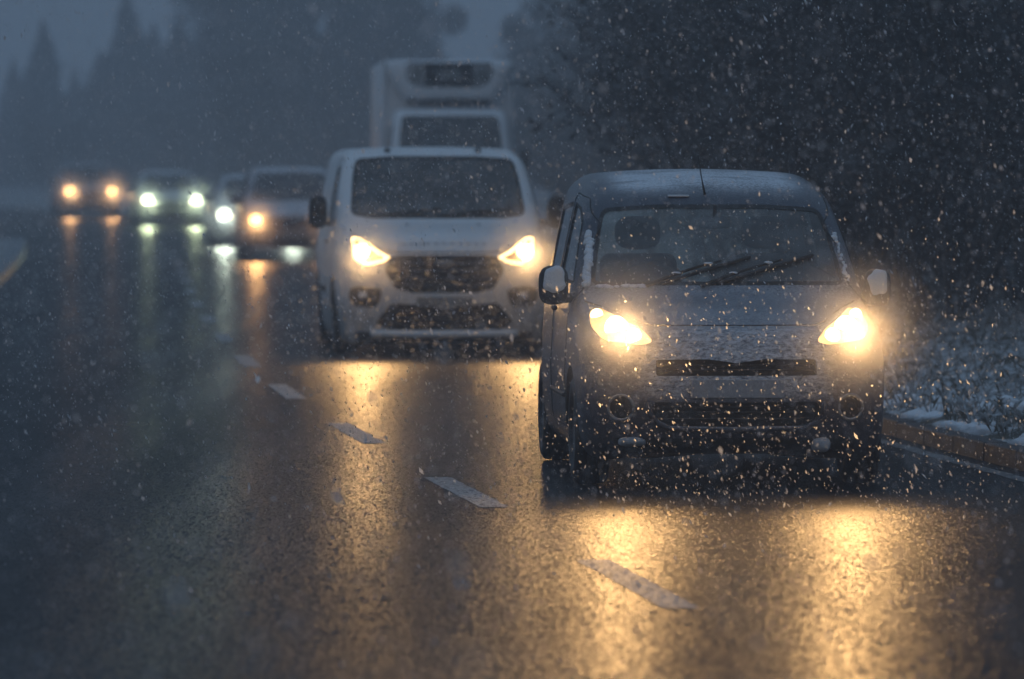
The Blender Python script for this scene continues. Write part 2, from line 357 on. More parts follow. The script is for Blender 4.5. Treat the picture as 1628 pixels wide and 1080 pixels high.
    def cut(s, view, poly, within=0, nmin=.12, rng_=None):
        """cut an outline into the skin and return the region id of the faces inside"""
        bm = s.bm; ax = {'front': (0, 2, 1, -1), 'rear': (0, 2, 1, 1), 'left': (1, 2, 0, -1), 'right': (1, 2, 0, 1), 'top': (0, 1, 2, 1), 'arch': (1, 2, 0, 0)}[view]
        u, v, wv, sg = ax; A = np.array(poly); lo, hi = A.min(0) - s.res * 3, A.max(0) + s.res * 3; ym = (s.y0 + s.y1) / 2
        def ok(f):
            if f[s.lay] != within: return False
            if sg and f.normal[wv] * sg < nmin: return False
            c = f.calc_center_median()
            if view == 'arch' and not (rng_[0] < c.x < rng_[1]): return False
            if view == 'front' and c.y > s.y0 + .75 * (s.y1 - s.y0) or view == 'rear' and c.y < ym: return False
            return lo[0] < c[u] < hi[0] and lo[1] < c[v] < hi[1]
        cand = set(f for f in bm.faces if ok(f)); N = len(poly)
        for i in range(N):
            a, b_ = A[i], A[(i + 1) % N]; e = b_ - a; L = np.linalg.norm(e)
            if L < 1e-5: continue
            sub = []; rr = s.res * 1.0
            cand = set(f for f in cand if f.is_valid)
            for f in cand:
                us = [q.co[u] for q in f.verts]; vs = [q.co[v] for q in f.verts]
                if max(us) < min(a[0], b_[0]) - 1e-4 or min(us) > max(a[0], b_[0]) + 1e-4 or max(vs) < min(a[1], b_[1]) - 1e-4 or min(vs) > max(a[1], b_[1]) + 1e-4: continue
                sub.append(f)
            if not sub: continue
            co = Vector((0, 0, 0)); co[u], co[v] = a; no = Vector((0, 0, 0)); no[u], no[v] = -e[1] / L, e[0] / L
            geom = set(sub)
            for f in sub: geom.update(f.edges); geom.update(f.verts)
            r = bmesh.ops.bisect_plane(bm, geom=list(geom), dist=2e-4, plane_co=co, plane_no=no)
            for g in r['geom']:
                if isinstance(g, bmesh.types.BMFace) and g.is_valid: cand.add(g)
            for g in r['geom_cut']:
                if isinstance(g, bmesh.types.BMEdge):
                    for f in g.link_faces: cand.add(f)
        s.nreg += 1
        for f in cand:
            if f.is_valid and f[s.lay] == within:
                c = f.calc_center_median()
                if in_poly(c[u], c[v], poly): f[s.lay] = s.nreg
        return s.nreg
    def geo(s, reg, off=(0, 0, 0)):
        off = Vector(off); m = {}; V = []; F = []
        for f in s.bm.faces:
            if f[s.lay] == reg:
                q = []
                for v in f.verts:
                    if v not in m: m[v] = len(V); V.append(tuple(v.co + off))
                    q.append(m[v])
                F.append(q)
        return V, F
    def walls(s, reg, d, start=(0, 0, 0)):
        d = Vector(d); st = Vector(start); V = []; F = []
        for f in s.bm.faces:
            if f[s.lay] == reg:
                for l in f.loops:
                    if any(g[s.lay] != reg for g in l.edge.link_faces) or len(l.edge.link_faces) == 1:
                        a, b_ = l.vert.co + st, l.link_loop_next.vert.co + st; n = len(V)
                        V += [tuple(a), tuple(b_), tuple(b_ + d), tuple(a + d)]; F.append((n, n + 1, n + 2, n + 3))
        return V, F
    def obj(s, name, reg, mat, parent, off=(0, 0, 0)):
        v, f = s.geo(reg, off); return mesh_obj(name, v, f, mat, parent)
    def pocket(s, name, reg, mat, parent, d, start=(0, 0, 0)):
        v, f = s.geo(reg, Vector(d) + Vector(start)); v2, f2 = s.walls(reg, d, start); n = len(v)
        return mesh_obj(name, v + v2, f + [tuple(q + n for q in g) for g in f2], mat, parent)

def merge(*vf):
    V, F = [], []
    for v, f in vf: n = len(V); V += list(v); F += [tuple(q + n for q in g) for g in f]
    return V, F
def glass_panel(S, root, view, poly, seal=.022, name='window', depth=.008, cname='seal'):
    r1 = S.cut(view, poly); r2 = S.cut(view, offset_poly(poly, seal), within=r1)
    ax = {'front': (0, 1, 0), 'rear': (0, -1, 0), 'left': (1, 0, 0), 'right': (-1, 0, 0)}[view]; d = Vector(ax) * depth
    o = S.obj(name, r2, 'glass', root, d)
    v, f = merge(S.geo(r1, d * .4), S.walls(r2, d * .7, d * .4), S.walls(r1, d * .4)); mesh_obj(cname, v, f, 'rubber', o)
    return o
def wheel(root, x, y, r, width=.2, sg=1):
    o = thing('wheel', '', ''); del o['label']; del o['category']; o.parent = root; o.location = (x, y, r)
    h = width / 2; rr = r * .64
    lathe('tyre', [(-h * .8, rr), (-h, rr + .02), (-h, r - .035), (-h * .82, r - .008), (-h * .4, r), (-h * .38, r - .008), (-h * .3, r - .008), (-h * .28, r), (h * .28, r), (h * .3, r - .008), (h * .38, r - .008), (h * .4, r), (h * .82, r - .008), (h, r - .035), (h, rr + .02), (h * .8, rr)], 'tyre_rubber', o, 36)
    lathe('rim', [(sg * h * .8, rr), (sg * h * .75, rr - .02), (sg * h * .35, rr - .03), (sg * h * .3, rr * .6), (sg * h * .5, rr * .3), (sg * h * .55, .0)], 'rim_metal', o, 30)
    for k in range(6):
        a = k * math.pi / 3; box('spoke', (sg * h * .5, math.cos(a) * rr * .58, math.sin(a) * rr * .58), (.03, .045, rr * .72), 'rim_metal', o, .01, 1, rot=(a - math.pi / 2, 0, 0))
    return o
def lamp(parent, loc, color, power, name='headlamp_light', pitch=4.0, size=86, out=0.):
    l = bpy.data.lights.new(name, 'SPOT'); l.energy = power; l.color = color; l.spot_size = R(size); l.spot_blend = 1.; l.shadow_soft_size = .11
    o = bpy.data.objects.new(name, l); col.objects.link(o); o.location = loc; o.rotation_euler = (R(-90 + pitch), 0, R(180)); o.parent = parent
    o.rotation_euler = (R(90 - pitch), 0, R(180 + out)); return o
def headlight(S, root, poly, bulbs, color, power, glow='glow_warm', bulb='bulb_warm', depth=.06, drl=None, pitch=4.):
    for sg in (1, -1):
        pl = poly if sg == 1 else mirror(poly); r = S.cut('front', pl, nmin=.03)
        o = S.obj('headlight', r, 'lens_glass', root); S.pocket('reflector', r, glow if glow else 'chrome', o, (0, depth, 0), (0, .004, 0))  # glowing bowl stands in for bulb light it would reflect
        for i, (x, z, rad, m) in enumerate(bulbs):
            p = S.front(sg * x, z); lathe('bulb', [(-.012, .0), (-.01, rad * .5), (0, rad * .85), (.008, rad)], m, o, 20, (p[0], p[1] + depth * .55, p[2]), 'y')
        if drl:
            q = [S.front(sg * x, z, -.012) for x, z in offset_poly(poly, .02)]; tube('light_guide', q + q[:1], .011, drl, o)
        x, z = bulbs[0][:2]; p = S.front(sg * x, z); lamp(o, (p[0], p[1] - .16, p[2]), color, power, 'low_beam', pitch + 2.5, 60); lamp(o, (p[0], p[1] - .16, p[2]), color, power * .32, 'stray_light', pitch, 150)
def arches(S, root, ws, r, inner=.24):
    for (y, z) in ws:
        for sg in (1, -1):
            W = S.W; rg_ = (W - inner - .12, W + .3) if sg == 1 else (-W - .3, -W + inner + .12)
            reg = S.cut('arch', circ((y, z), r, 26), rng_=rg_); v, f = S.walls(reg, (-sg * inner, 0, 0))
            n = len(v); c = [(sg * (W - inner - .04), y + r * 1.05 * math.cos(2 * math.pi * k / 26), max(z + r * 1.05 * math.sin(2 * math.pi * k / 26), .19)) for k in range(26)]
            mesh_obj('wheel_arch', v + c, f + [tuple(n + k for k in range(26))], 'black_plastic', root)
def slats(S, root, zs, xr, depth, r=.008, name='grille_slat', mat='black_plastic', curve=0.):
    for z in zs:
        x0, x1 = xr(z); pts = [S.front(x0 + (x1 - x0) * t / 10, z - curve * (1 - (t / 5 - 1)**2), -depth) for t in range(11)]; tube(name, pts, r, mat, root, 5)
def seam(S, root, view, poly, name='panel_seam', r=.0045, closed=True, off=-.001, mat='rubber'):
    pts = []; P = poly + poly[:1] if closed else poly
    for a, b_ in zip(P[:-1], P[1:]):
        L = math.hypot(b_[0] - a[0], b_[1] - a[1]); n = max(1, int(L / .06))
        for k in range(n): pts.append((a[0] + (b_[0] - a[0]) * k / n, a[1] + (b_[1] - a[1]) * k / n))
    pts.append(P[-1])
    fn = {'front': lambda q: S.front(*q, off), 'left': lambda q: S.side(*q, -1, off), 'right': lambda q: S.side(*q, 1, off), 'top': lambda q: S.top(*q, off)}[view]
    return tube(name, [fn(q) for q in pts], r, mat, root, 5)
def door_mirror(root, S, x, y, z, s, mat, sg, snow=False):
    o = blob('door_mirror', (sg * x, y, z), (s[0] / 2, s[1] / 2, s[2] / 2), mat, root, p=3.2)
    blob('mirror_glass', (0, s[1] * .42, 0), (s[0] * .42, .02, s[2] * .42), 'chrome', o, p=4, sub=2)
    a = S.side(y + .02, z - s[2] * .3, sg, -.03); tube('mirror_arm', [(a[0] - sg * x, .02, -s[2] * .3), (-sg * s[0] * .1, 0, -s[2] * .36)], .03, 'black_plastic', o)
    if snow: blob('snow_cake', (0.0, -s[1] * .36, s[2] * .12), (s[0] * .36, s[1] * .2, s[2] * .36), 'snow', o, amp=.22, freq=22, p=3, seed=sg)
    return o
def seat(root, x, y, z, h=.62):
    o = box('seat', (x, y, z + h / 2), (.44, .13, h), 'upholstery', root, .06, 4, rot=(R(-12), 0, 0))
    blob('headrest', (0, .0, h / 2 + .12), (.13, .055, .095), 'upholstery', o, p=3)
    return o
def body_from(S, root, mat, name='body'):
    return S.obj(name, 0, mat, root)

# ------------------------------------------------------------------ road and ground
CL = np.array([(-30, 6.7), (0, 3.15), (10, 2.05), (24, .50), (30.4, -.28), (37, -1.06), (43.3, -1.76), (49.7, -2.33), (56, -2.85), (62.8, -3.36), (69, -3.85), (83, -4.75), (98, -5.8), (113, -7.0), (146, -10.6), (167, -14.2), (200, -22), (250, -38), (300, -58)])
_ys = np.linspace(-30, 300, 1321); _k = np.interp(_ys, CL[:, 0], CL[:, 1])
_k = np.convolve(np.pad(_k, 24, mode='edge') + 0, np.ones(49) / 49, mode='valid'); _k[:24] = np.interp(_ys[:24], CL[:, 0], CL[:, 1]); _k[-24:] = np.interp(_ys[-24:], CL[:, 0], CL[:, 1])
def cl(y): return float(np.interp(y, _ys, _k))
def sstep(a, b_, t): t = min(1, max(0, (t - a) / (b_ - a))); return t * t * (3 - 2 * t)
def right_edge(y): return cl(y) + 3.40 + 3.1 * sstep(66, 80, y) * (1 - sstep(108, 124, y))     # lay-by
def left_edge(y): return cl(y) - 2.75
g = mesh_obj('ground', [(-240, -25, -.06), (240, -25, -.06), (240, 480, -.06), (-240, 480, -.06)], [(0, 1, 2, 3)], 'field'); kind(g, 'structure')
V, F = [], []; YS = [-20 + 1.0 * i for i in range(311)]
for y in YS:
    a, b_ = left_edge(y) - 1.2, right_edge(y) + .03
    if y > 112: a = min(a, left_edge(y) - 14 * sstep(112, 125, y) * (1 - sstep(150, 165, y)))
    for k in range(9): t = k / 8; V.append((a + (b_ - a) * t, y, 0))
for i in range(len(YS) - 1):
    for k in range(8): F.append((i * 9 + k, i * 9 + k + 1, (i + 1) * 9 + k + 1, (i + 1) * 9 + k))
road = kind(mesh_obj('road', V, F, 'wet_asphalt'), 'structure')
def strip(name, y0, y1, off, wd, mat, z=.004, parent=road, step=.18, jag=.0):
    z = .0025 if name == 'lane_dash' else z
    n = max(2, int((y1 - y0) / step)); V, F = [], []
    for i in range(n + 1):
        y = y0 + (y1 - y0) * i / n; x = cl(y) + off if not callable(off) else off(y)
        e = 1
        V += [(x - wd / 2 * (.55 + .45 * e) + random.uniform(-jag, jag), y, z), (x + wd / 2 * (.55 + .45 * e) + random.uniform(-jag, jag), y, z)]
    for i in range(n): F.append((2 * i, 2 * i + 1, 2 * i + 3, 2 * i + 2))
    return mesh_obj(name, V, F, mat, parent)
for k in range(-1, 20):
    y0 = 22.4 + 6.47 * k; strip('lane_dash', y0, y0 + 2.7, 0, .15, 'road_paint', jag=.006)
strip('edge_line', 0, 66, lambda y: right_edge(y) - .20, .10, 'edge_paint', jag=.01)
# right-hand kerb, stone by stone, out to where single stones no longer show
kerb = bpy.data.objects.new('kerb', None); col.objects.link(kerb); kind(kerb, 'structure')
bm = bmesh.new(); bmesh.ops.create_cube(bm, size=1); bmesh.ops.scale(bm, vec=(.15, .919, .15), verts=bm.verts)
bmesh.ops.bevel(bm, geom=bm.edges[:], offset=.007, segments=1, affect='EDGES'); kme = bpy.data.meshes.new('kerb_stone'); bm.to_mesh(kme); bm.free(); kme.materials.append(MATS['kerb_concrete'])
y = 14.
while y < 66:
    o = bpy.data.objects.new('kerb_stone', kme); col.objects.link(o); o.parent = kerb
    yy = y + .46; o.location = (right_edge(yy) + .06 + random.uniform(-.006, .006), yy, .03 + random.uniform(-.008, .006))
    o.rotation_euler = (random.uniform(-.008, .008), random.uniform(-.01, .01), math.atan2(right_edge(y) - right_edge(y + .92), .92)); y += .92
# right verge: soil, snow and ruts
def vergez(u, y):
    n = mnoise.fractal(Vector((u * 2.2, y * 1.3, 3)), .9, 2.2, 5); n2 = mnoise.noise(Vector((u * 9, y * 6, 1)))
    return .10 + .09 * u + (.05 * n + .035 * n2) * min(1, u / .25)
V, F = [], []; nv, nu = 620, 64
for i in range(nv + 1):
    y = 12 + 54 * i / nv; x0 = right_edge(y) + .11
    for j in range(nu + 1):
        u = 5.5 * (j / nu)**1.5; V.append((x0 + u, y, vergez(u, y)))
for i in range(nv):
    for j in range(nu): a = i * (nu + 1) + j; F.append((a, a + 1, a + nu + 2, a + nu + 1))
kind(mesh_obj('verge', V, F, 'verge_soil'), 'structure')
V, F = [], []
for i in range(60):
    y = 66 + i * 2.6; x0 = right_edge(y) + .02
    for j, (u, z) in enumerate(((0, -.05), (.02, .1), (2, .16), (8, .2), (60, .25))): V.append((x0 + u, y, z))
for i in range(59):
    for j in range(4): a = i * 5 + j; F.append((a, a + 1, a + 6, a + 5))
kind(mesh_obj('far_verge', V, F, 'verge_soil'), 'structure')
# grass tufts and clods of snow on the verge
P, T = [], []
for k in range(9000):
    y = rng.uniform(24, 64); u = .12 + 4.5 * rng.random()**1.3; x = right_edge(y) + .11 + u; z = vergez(u, y) - .01
    a = rng.uniform(0, 2 * math.pi); L = rng.uniform(.05, .17); le = rng.uniform(.2, .9) * L; wd = rng.uniform(.003, .007); n = len(P)
    P += [(x - wd * math.sin(a), y + wd * math.cos(a), z), (x + wd * math.sin(a), y - wd * math.cos(a), z), (x + le * math.cos(a) * .5, y + le * math.sin(a) * .5, z + L * .7), (x + le * math.cos(a), y + le * math.sin(a), z + L * .85)]
    T += [(n, n + 1, n + 2), (n + 1, n + 3, n + 2)]
kind(tri_obj('verge_grass', np.array(P), np.array(T), 'grass_blade'), 'stuff')['label'] = 'short withered grass dusted with snow on the verge'
bm = bmesh.new(); bmesh.ops.create_icosphere(bm, subdivisions=2, radius=1); bv = np.array([v.co[:] for v in bm.verts]); bf = np.array([[v.index for v in f.verts] for f in bm.faces]); bm.free()
P, T, n = [], [], 0
for k in range(950):
    y = rng.uniform(22, 62); u = .03 + .75 * rng.random()**1.6; r = rng.uniform(.02, .075) * (1.2 - .5 * u)
    if mnoise.noise(Vector((y * .9, u, 0))) < -.1: continue
    d = 1 + .35 * np.sin(bv @ rng.normal(0, 3, (3, 3)) + rng.uniform(0, 6, 3)).mean(1)
    P.append(bv * d[:, None] * np.array([r, r * 1.2, r * .6]) + np.array([right_edge(y) + .14 + u, y, vergez(u, y) + .005])); T.append(bf + n); n += len(bv)
kind(tri_obj('snow_clods', np.concatenate(P), np.concatenate(T), 'snow', smooth=True), 'stuff')['label'] = 'lumps of ploughed snow along the kerb'
# left-hand verge that rounds off at the junction, with its snowy kerb
L = [(left_edge(y), y) for y in np.arange(60, 112, 2.)]; ex, ey = left_edge(112), 112
L += [(ex - 5 + 5 * math.cos(a), ey + 6.5 * math.sin(a)) for a in np.linspace(0, math.pi / 2, 10)] + [(ex - 14, ey + 7.2), (ex - 30, ey + 7.5)]
V = [(x, y, .12) for x, y in L] + [(-60, 118, .12), (-60, 60, .12)]
kind(mesh_obj('left_verge', V, [tuple(range(len(V)))], 'verge_soil', None, False), 'structure')
V, F = [], []
for i, (x, y) in enumerate(L):
    t = np.array(L[min(i + 1, len(L) - 1)]) - np.array(L[max(i - 1, 0)]); t = t / np.linalg.norm(t); nx, ny = t[1], -t[0]
    for (o_, z) in ((.14, -.03), (.13, .11), (.10, .15), (-.08, .155), (-.12, .1)): V.append((x + nx * o_, y + ny * o_, z))
for i in range(len(L) - 1):
    for j in range(4): a = i * 5 + j; F.append((a, a + 1, a + 6, a + 5))
kind(mesh_obj('left_kerb', V, F, 'kerb_snowy'), 'structure')

# ------------------------------------------------------------------ small dark blue van in front
def small_van():
    Y0 = 30.25; root = thing('city_van', 'small dark blue van with snow-dusted roof and bonnet leading the queue', 'van', (1.20, Y0, 0), math.atan(.062))
    sil = [(.20, .19), (.04, .25), (.0, .38), (.0, .52), (.02, .64), (.06, .74), (.15, .855), (.36, .935), (.62, .985), (.96, 1.045), (1.22, 1.27), (1.48, 1.49), (1.68, 1.595), (2.0, 1.67), (2.5, 1.71), (3.2, 1.70), (3.62, 1.66), (3.74, 1.5), (3.82, 1.0), (3.86, .6), (3.82, .28), (3.65, .2)]
    S = Shell(sil, [(.15, .80), (.35, .835), (.6, .845), (.9, .83), (1.05, .805), (1.3, .755), (1.55, .70), (1.75, .65)], [(0, .95), (.4, .985), (1, 1), (2.9, 1), (3.86, .93)], bulge=.20, bp=2.6, crown=.075, k=.13, res=.034, zc=.62)
    arches(S, root, [(.74, .30), (3.25, .30)], .345)
    for x in (-1, 1):
        for yy in (.74, 3.25): wheel(root, x * .735, yy, .30, .19, x)
    ws = rpoly([(-.705, 1.075), (.705, 1.075), (.64, 1.40), (.605, 1.495), (.3, 1.515), (-.3, 1.515), (-.605, 1.495), (-.64, 1.40)], .05)
    glass_panel(S, root, 'front', ws, .02, 'windscreen')
    for v in ('left', 'right'):
        glass_panel(S, root, v, rpoly([(1.16, 1.08), (2.12, 1.08), (2.12, 1.53), (1.72, 1.50), (1.52, 1.43)], .06), .018, 'side_window')
        glass_panel(S, root, v, rpoly([(2.26, 1.08), (3.30, 1.14), (3.28, 1.48), (2.26, 1.53)], .07), .018, 'side_window')
    glass_panel(S, root, 'rear', rpoly([(-.62, .98), (.62, .98), (.57, 1.56), (-.57, 1.56)], .07), .02, 'rear_window')
    hl = rpoly([(.435, .795), (.50, .775), (.70, .80), (.755, .87), (.74, .945), (.68, .965), (.60, .915), (.50, .865)], .03)
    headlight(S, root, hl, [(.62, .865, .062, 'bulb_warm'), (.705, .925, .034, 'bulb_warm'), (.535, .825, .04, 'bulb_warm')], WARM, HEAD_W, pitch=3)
    # front openings
    up = rpoly([(-.43, .615), (.43, .615), (.43, .70), (.15, .703), (.0, .683), (-.15, .703), (-.43, .70)], .012, 2); r = S.cut('front', up, nmin=.03)
    gr = S.pocket('upper_grille', r, 'black_plastic', root, (0, .07, 0)); slats(S, gr, [.645, .672], lambda z: (-.42, .42), .02, .006)
    lo = rpoly([(-.36, .345), (.36, .345), (.45, .40), (.45, .475), (-.45, .475), (-.45, .40)], .03); r = S.cut('front', lo, nmin=.03)
    gr = S.pocket('lower_grille', r, 'black_plastic', root, (0, .09, 0)); slats(S, gr, [.385, .42, .45], lambda z: (-.42, .42), .03, .007)
    lip = [(-.47, .475), (-.462, .41), (-.42, .362), (-.36, .334), (0, .328), (.36, .334), (.42, .362), (.462, .41), (.47, .475)]
    seam(S, root, 'front', lip, 'bumper_lip', .016, False, .006, 'paint_navy')
    for sg in (1, -1):
        r = S.cut('front', circ((sg * .615, .445), .062, 22), nmin=.02); fo = S.pocket('fog_lamp', r, 'black_plastic', root, (0, .035, 0)); p = S.front(sg * .615, .445)
        q = [S.front(sg * .615 + .066 * math.cos(a), .445 + .066 * math.sin(a), .002) for a in np.linspace(0, 2 * math.pi, 25)]; tube('lamp_ring', q, .009, 'paint_silver', fo)
        blob('lamp_lens', (p[0], p[1] + .025, p[2]), (.03, .015, .03), 'lens_glass', fo, sub=2)
    box('number_plate', (0, S.front(0, .545)[1] - .006, .548), (.50, .012, .10), 'plate_snow', root, .004)
    r = S.cut('front', rpoly([(-.62, .20), (.62, .20), (.66, .285), (-.66, .285)], .03), nmin=-.3); S.obj('lower_bumper', r, 'black_plastic', root)
    blob('snow_lump', (-.56, S.front(-.56, .28)[1], .262), (.075, .04, .026), 'plate_snow', root, amp=.3, freq=16, seed=4)
    blob('snow_lump', (.45, S.front(.45, .28)[1], .245), (.045, .035, .04), 'plate_snow', root, amp=.3, freq=16, seed=9)
    # panel gaps
    seam(S, root, 'front', [(-.74, .99), (-.60, .945), (-.50, .895), (-.44, .878), (.44, .878), (.50, .895), (.60, .945), (.74, .99)], 'bonnet_seam', .005, False)
    for v in ('left', 'right'):
        seam(S, root, v, rpoly([(1.08, .30), (2.19, .30), (2.19, 1.58), (1.70, 1.55), (1.42, 1.42), (1.06, 1.05)], .06), 'door_seam')
        seam(S, root, v, [(1.12, .47), (2.17, .47)], 'door_moulding', .014, False, .004, 'black_plastic')
        sg = -1 if v == 'left' else 1; a = S.side(2.02, .93, sg, .02); b_ = S.side(1.84, .93, sg, .02); tube('door_handle', [a, b_], .014, 'black_plastic', root)
    body = body_from(S, root, 'paint_navy')
    door_mirror(root, S, .905, 1.10, 1.075, (.165, .12, .215), 'black_plastic', -1, True); door_mirror(root, S, .885, 1.10, 1.06, (.15, .12, .205), 'black_plastic', 1, True)
    # wipers
    for (x0, z0, x1, z1) in ((-.40, 1.075, .165, 1.235), (-.10, 1.072, .515, 1.243)):
        pts = [S.front(x0 + (x1 - x0) * t, z0 + (z1 - z0) * t + .018 * math.sin(t * 3.1), .028) for t in np.linspace(0, 1, 9)]
        wp = tube('wiper', pts[:7], [.012, .011, .010, .009, .009, .008, .007], 'black_plastic', root)
        bl = [S.front(x0 + (x1 - x0) * t, z0 + (z1 - z0) * t - .012, .012) for t in np.linspace(.14, 1.04, 9)]; tube('wiper_blade', bl, .011, 'rubber', wp)
        for k, t in enumerate((.3, .62)):
            q = S.front(x0 + (x1 - x0) * t, z0 + (z1 - z0) * t + .02, .034); blob('snow_clump', q, (.026, .008, .007), 'snow', wp, amp=.35, freq=30, sub=2, seed=k)
    # rough crust of snow on the pillars and along the scuttle
    for k in range(26):
        t = k / 25; z = 1.08 + .27 * t; x = -.73 + .045 * t + random.uniform(-.012, .012); q = S.front(x, z, .004)
        blob('snow_crust', q, (random.uniform(.014, .026), .016, random.uniform(.014, .026)), 'snow', root, amp=.45, freq=30, sub=2, seed=k)
    for k in range(14):
        t = k / 13; z = 1.10 + .25 * t; x = .725 - .045 * t + random.uniform(-.01, .01); q = S.front(x, z, .0)
        blob('snow_crust', q, (random.uniform(.007, .016), .010, random.uniform(.009, .018)), 'snow', root, amp=.45, freq=30, sub=2, seed=k + 40)
    for k in range(16):
        x = -.66 + .25 * random.random(); q = S.front(x, 1.068 + random.uniform(-.004, .008), .003); blob('snow_crust', q, (random.uniform(.012, .03), .014, .008), 'snow', root, amp=.45, freq=30, sub=2, seed=k + 80)
    p = S.top(-.02, 1.62); tube('aerial', [p, (p[0] - .015, p[1] + .05, p[2] + .10), (p[0] - .03, p[1] + .10, p[2] + .22)], [.008, .004, .003], 'black_plastic', root)
    p = S.top(-.17, 1.60, .004); box('roof_light', p, (.12, .03, .012), 'snow', root, .005)
    # cabin
    for x in (-.36, .36): seat(root, x, 1.98, .62)
    blob('rear_seat', (0, 2.9, .72), (.6, .1, .26), 'upholstery', root, p=4)
    for x in (-.15, ): blob('rear_headrest', (x, 2.9, 1.06), (.12, .05, .09), 'upholstery', root, p=3)
    blob('dashboard', (0, 1.16, .93), (.70, .20, .12), 'upholstery', root, p=4)
    o = blob('interior_mirror', (.02, 1.47, 1.415), (.09, .02, .035), 'upholstery', root, p=4); tube('mirror_stalk', [(0, 0, .02), (0, -.02, .10)], .012, 'upholstery', o)
    st = tube('steering_wheel', [(-.36 + .18 * math.cos(a), 1.42 + .08 * math.sin(a), 1.05 + .15 * math.sin(a)) for a in np.linspace(0, 2 * math.pi, 25)], .016, 'upholstery', root)
    box('floor_pan', (0, 1.95, .36), (1.3, 3.1, .04), 'upholstery', root, .01)
    return root
small_van()

# ------------------------------------------------------------------ white panel van
def panel_van():
    root = thing('panel_van', 'white panel van with dirty bumper and bright outlined headlamps behind the blue van', 'van', (-.60, 50.9, 0), math.atan(.078))
    sil = [(.22, .105), (.04, .14), (.0, .3), (.0, .62), (.02, .82), (.07, .96), (.20, 1.07), (.45, 1.14), (.78, 1.205), (1.15, 1.49), (1.52, 1.78), (1.78, 1.845), (2.3, 1.875), (4.6, 1.865), (4.86, 1.8), (4.93, 1.2), (4.95, .6), (4.92, .22), (4.75, .12)]
    S = Shell(sil, [(.10, .92), (.5, .965), (.9, .965), (1.2, .94), (1.5, .895), (1.75, .84), (1.9, .80)], [(0, .93), (.35, .975), (1, 1), (4.2, 1), (4.95, .95)], bulge=.26, bp=2.6, crown=.04, k=.13, res=.046, zc=.7)
    arches(S, root, [(.95, .335), (3.88, .335)], .385)
    for x in (-1, 1):
        for yy in (.95, 3.88): wheel(root, x * .845, yy, .335, .22, x)
    glass_panel(S, root, 'front', rpoly([(-.80, 1.255), (-.62, 1.222), (.62, 1.222), (.80, 1.255), (.765, 1.60), (.725, 1.765), (.4, 1.79), (-.4, 1.79), (-.725, 1.765), (-.765, 1.60)], .06), .03, 'windscreen')
    for v in ('left', 'right'):
        glass_panel(S, root, v, rpoly([(1.02, 1.17), (2.05, 1.13), (2.05, 1.70), (1.72, 1.70), (1.42, 1.52)], .07), .02, 'side_window')
        seam(S, root, v, rpoly([(1.30, .35), (2.14, .35), (2.14, 1.77), (1.66, 1.76), (1.0, 1.2), (1.2, .75)], .06), 'door_seam')
        sg = -1 if v == 'left' else 1; tube('door_handle', [S.side(2.0, 1.0, sg, .02), S.side(1.80, 1.0, sg, .02)], .016, 'black_plastic', root)
        seam(S, root, v, [(2.4, .55), (3.4, .55)], 'side_moulding', .03, False, .0, 'black_plastic')
    hl = rpoly([(.475, .885), (.54, .83), (.70, .80), (.80, .865), (.835, 1.05), (.80, 1.075), (.74, 1.06), (.60, .955)], .02)
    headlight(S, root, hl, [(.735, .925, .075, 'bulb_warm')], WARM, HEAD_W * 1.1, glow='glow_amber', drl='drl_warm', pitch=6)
    r = S.cut('front', rpoly([(-.44, .60), (-.30, .565), (.30, .565), (.44, .60), (.535, .76), (.50, .88), (.40, .90), (-.40, .90), (-.50, .88), (-.535, .76)], .03), nmin=.02)
    gr = S.pocket('upper_grille', r, 'black_plastic', root, (0, .07, 0)); slats(S, gr, [.635, .70, .765, .83], lambda z: (-.48, .48), .02, .015, curve=.012, mat='paint_black')
    q = S.front(0, .83); em = blob('grille_badge', (q[0], q[1] + .002, .825), (.085, .018, .036), 'paint_silver', gr, p=2, sub=3)
    for sg in (1, -1):
        pl = [(.575, .50), (.62, .43), (.80, .44), (.855, .52), (.845, .60), (.76, .625), (.56, .60)]; pl = rpoly(pl if sg == 1 else mirror(pl), .03)
        r = S.cut('front', pl, nmin=.02); fp = S.pocket('fog_lamp_recess', r, 'black_plastic', root, (0, .05, 0)); p = S.front(sg * .72, .53)
        lathe('fog_lamp', [(-.01, 0), (-.008, .03), (.0, .045), (.01, .05)], 'chrome', fp, 20, (p[0], p[1] + .035, p[2]), 'y')
    r = S.cut('front', rpoly([(-.50, .235), (.50, .235), (.62, .30), (.48, .47), (.20, .455), (.0, .42), (-.20, .455), (-.48, .47), (-.62, .30)], .03), nmin=.02)
    gr = S.pocket('lower_grille', r, 'black_plastic', root, (0, .08, 0)); slats(S, gr, [.275, .33, .385], lambda z: (-.5, .5), .03, .012)
    r = S.cut('front', rpoly([(-.78, .10), (.78, .10), (.80, .215), (-.80, .215)], .03), nmin=-.5); S.obj('lower_bumper', r, 'black_plastic', root)
    box('number_plate', (0, S.front(0, .5)[1] - .004, .485), (.5, .01, .085), 'paint_silver', root, .003)
    seam(S, root, 'front', [(-.66, .20), (-.3, .195), (.3, .195), (.66, .20)], 'skid_strip', .036, False, .004, 'paint_box_white')
    seam(S, root, 'front', [(-.88, 1.13), (-.80, 1.085), (-.56, .95), (-.42, .925), (.42, .925), (.56, .95), (.80, 1.085), (.88, 1.13)], 'bonnet_seam', .006, False)
    for k in range(11): x = -.36 + .072 * k; q = S.front(x, 1.005 - .006 * (x / .4)**2, .002); box('bonnet_vent', q, (.045, .012, .006), 'rubber', root, .002)
    for x in (-.3, .35): q = S.front(x, 1.165); blob('washer_jet', q, (.014, .014, .010), 'rubber', root, sub=2)
    for x in (-.42, .42): q = S.top(x, 1.72, .012); blob('roof_fin', q, (.03, .05, .022), 'black_plastic', root, sub=2)
    body_from(S, root, 'paint_white')
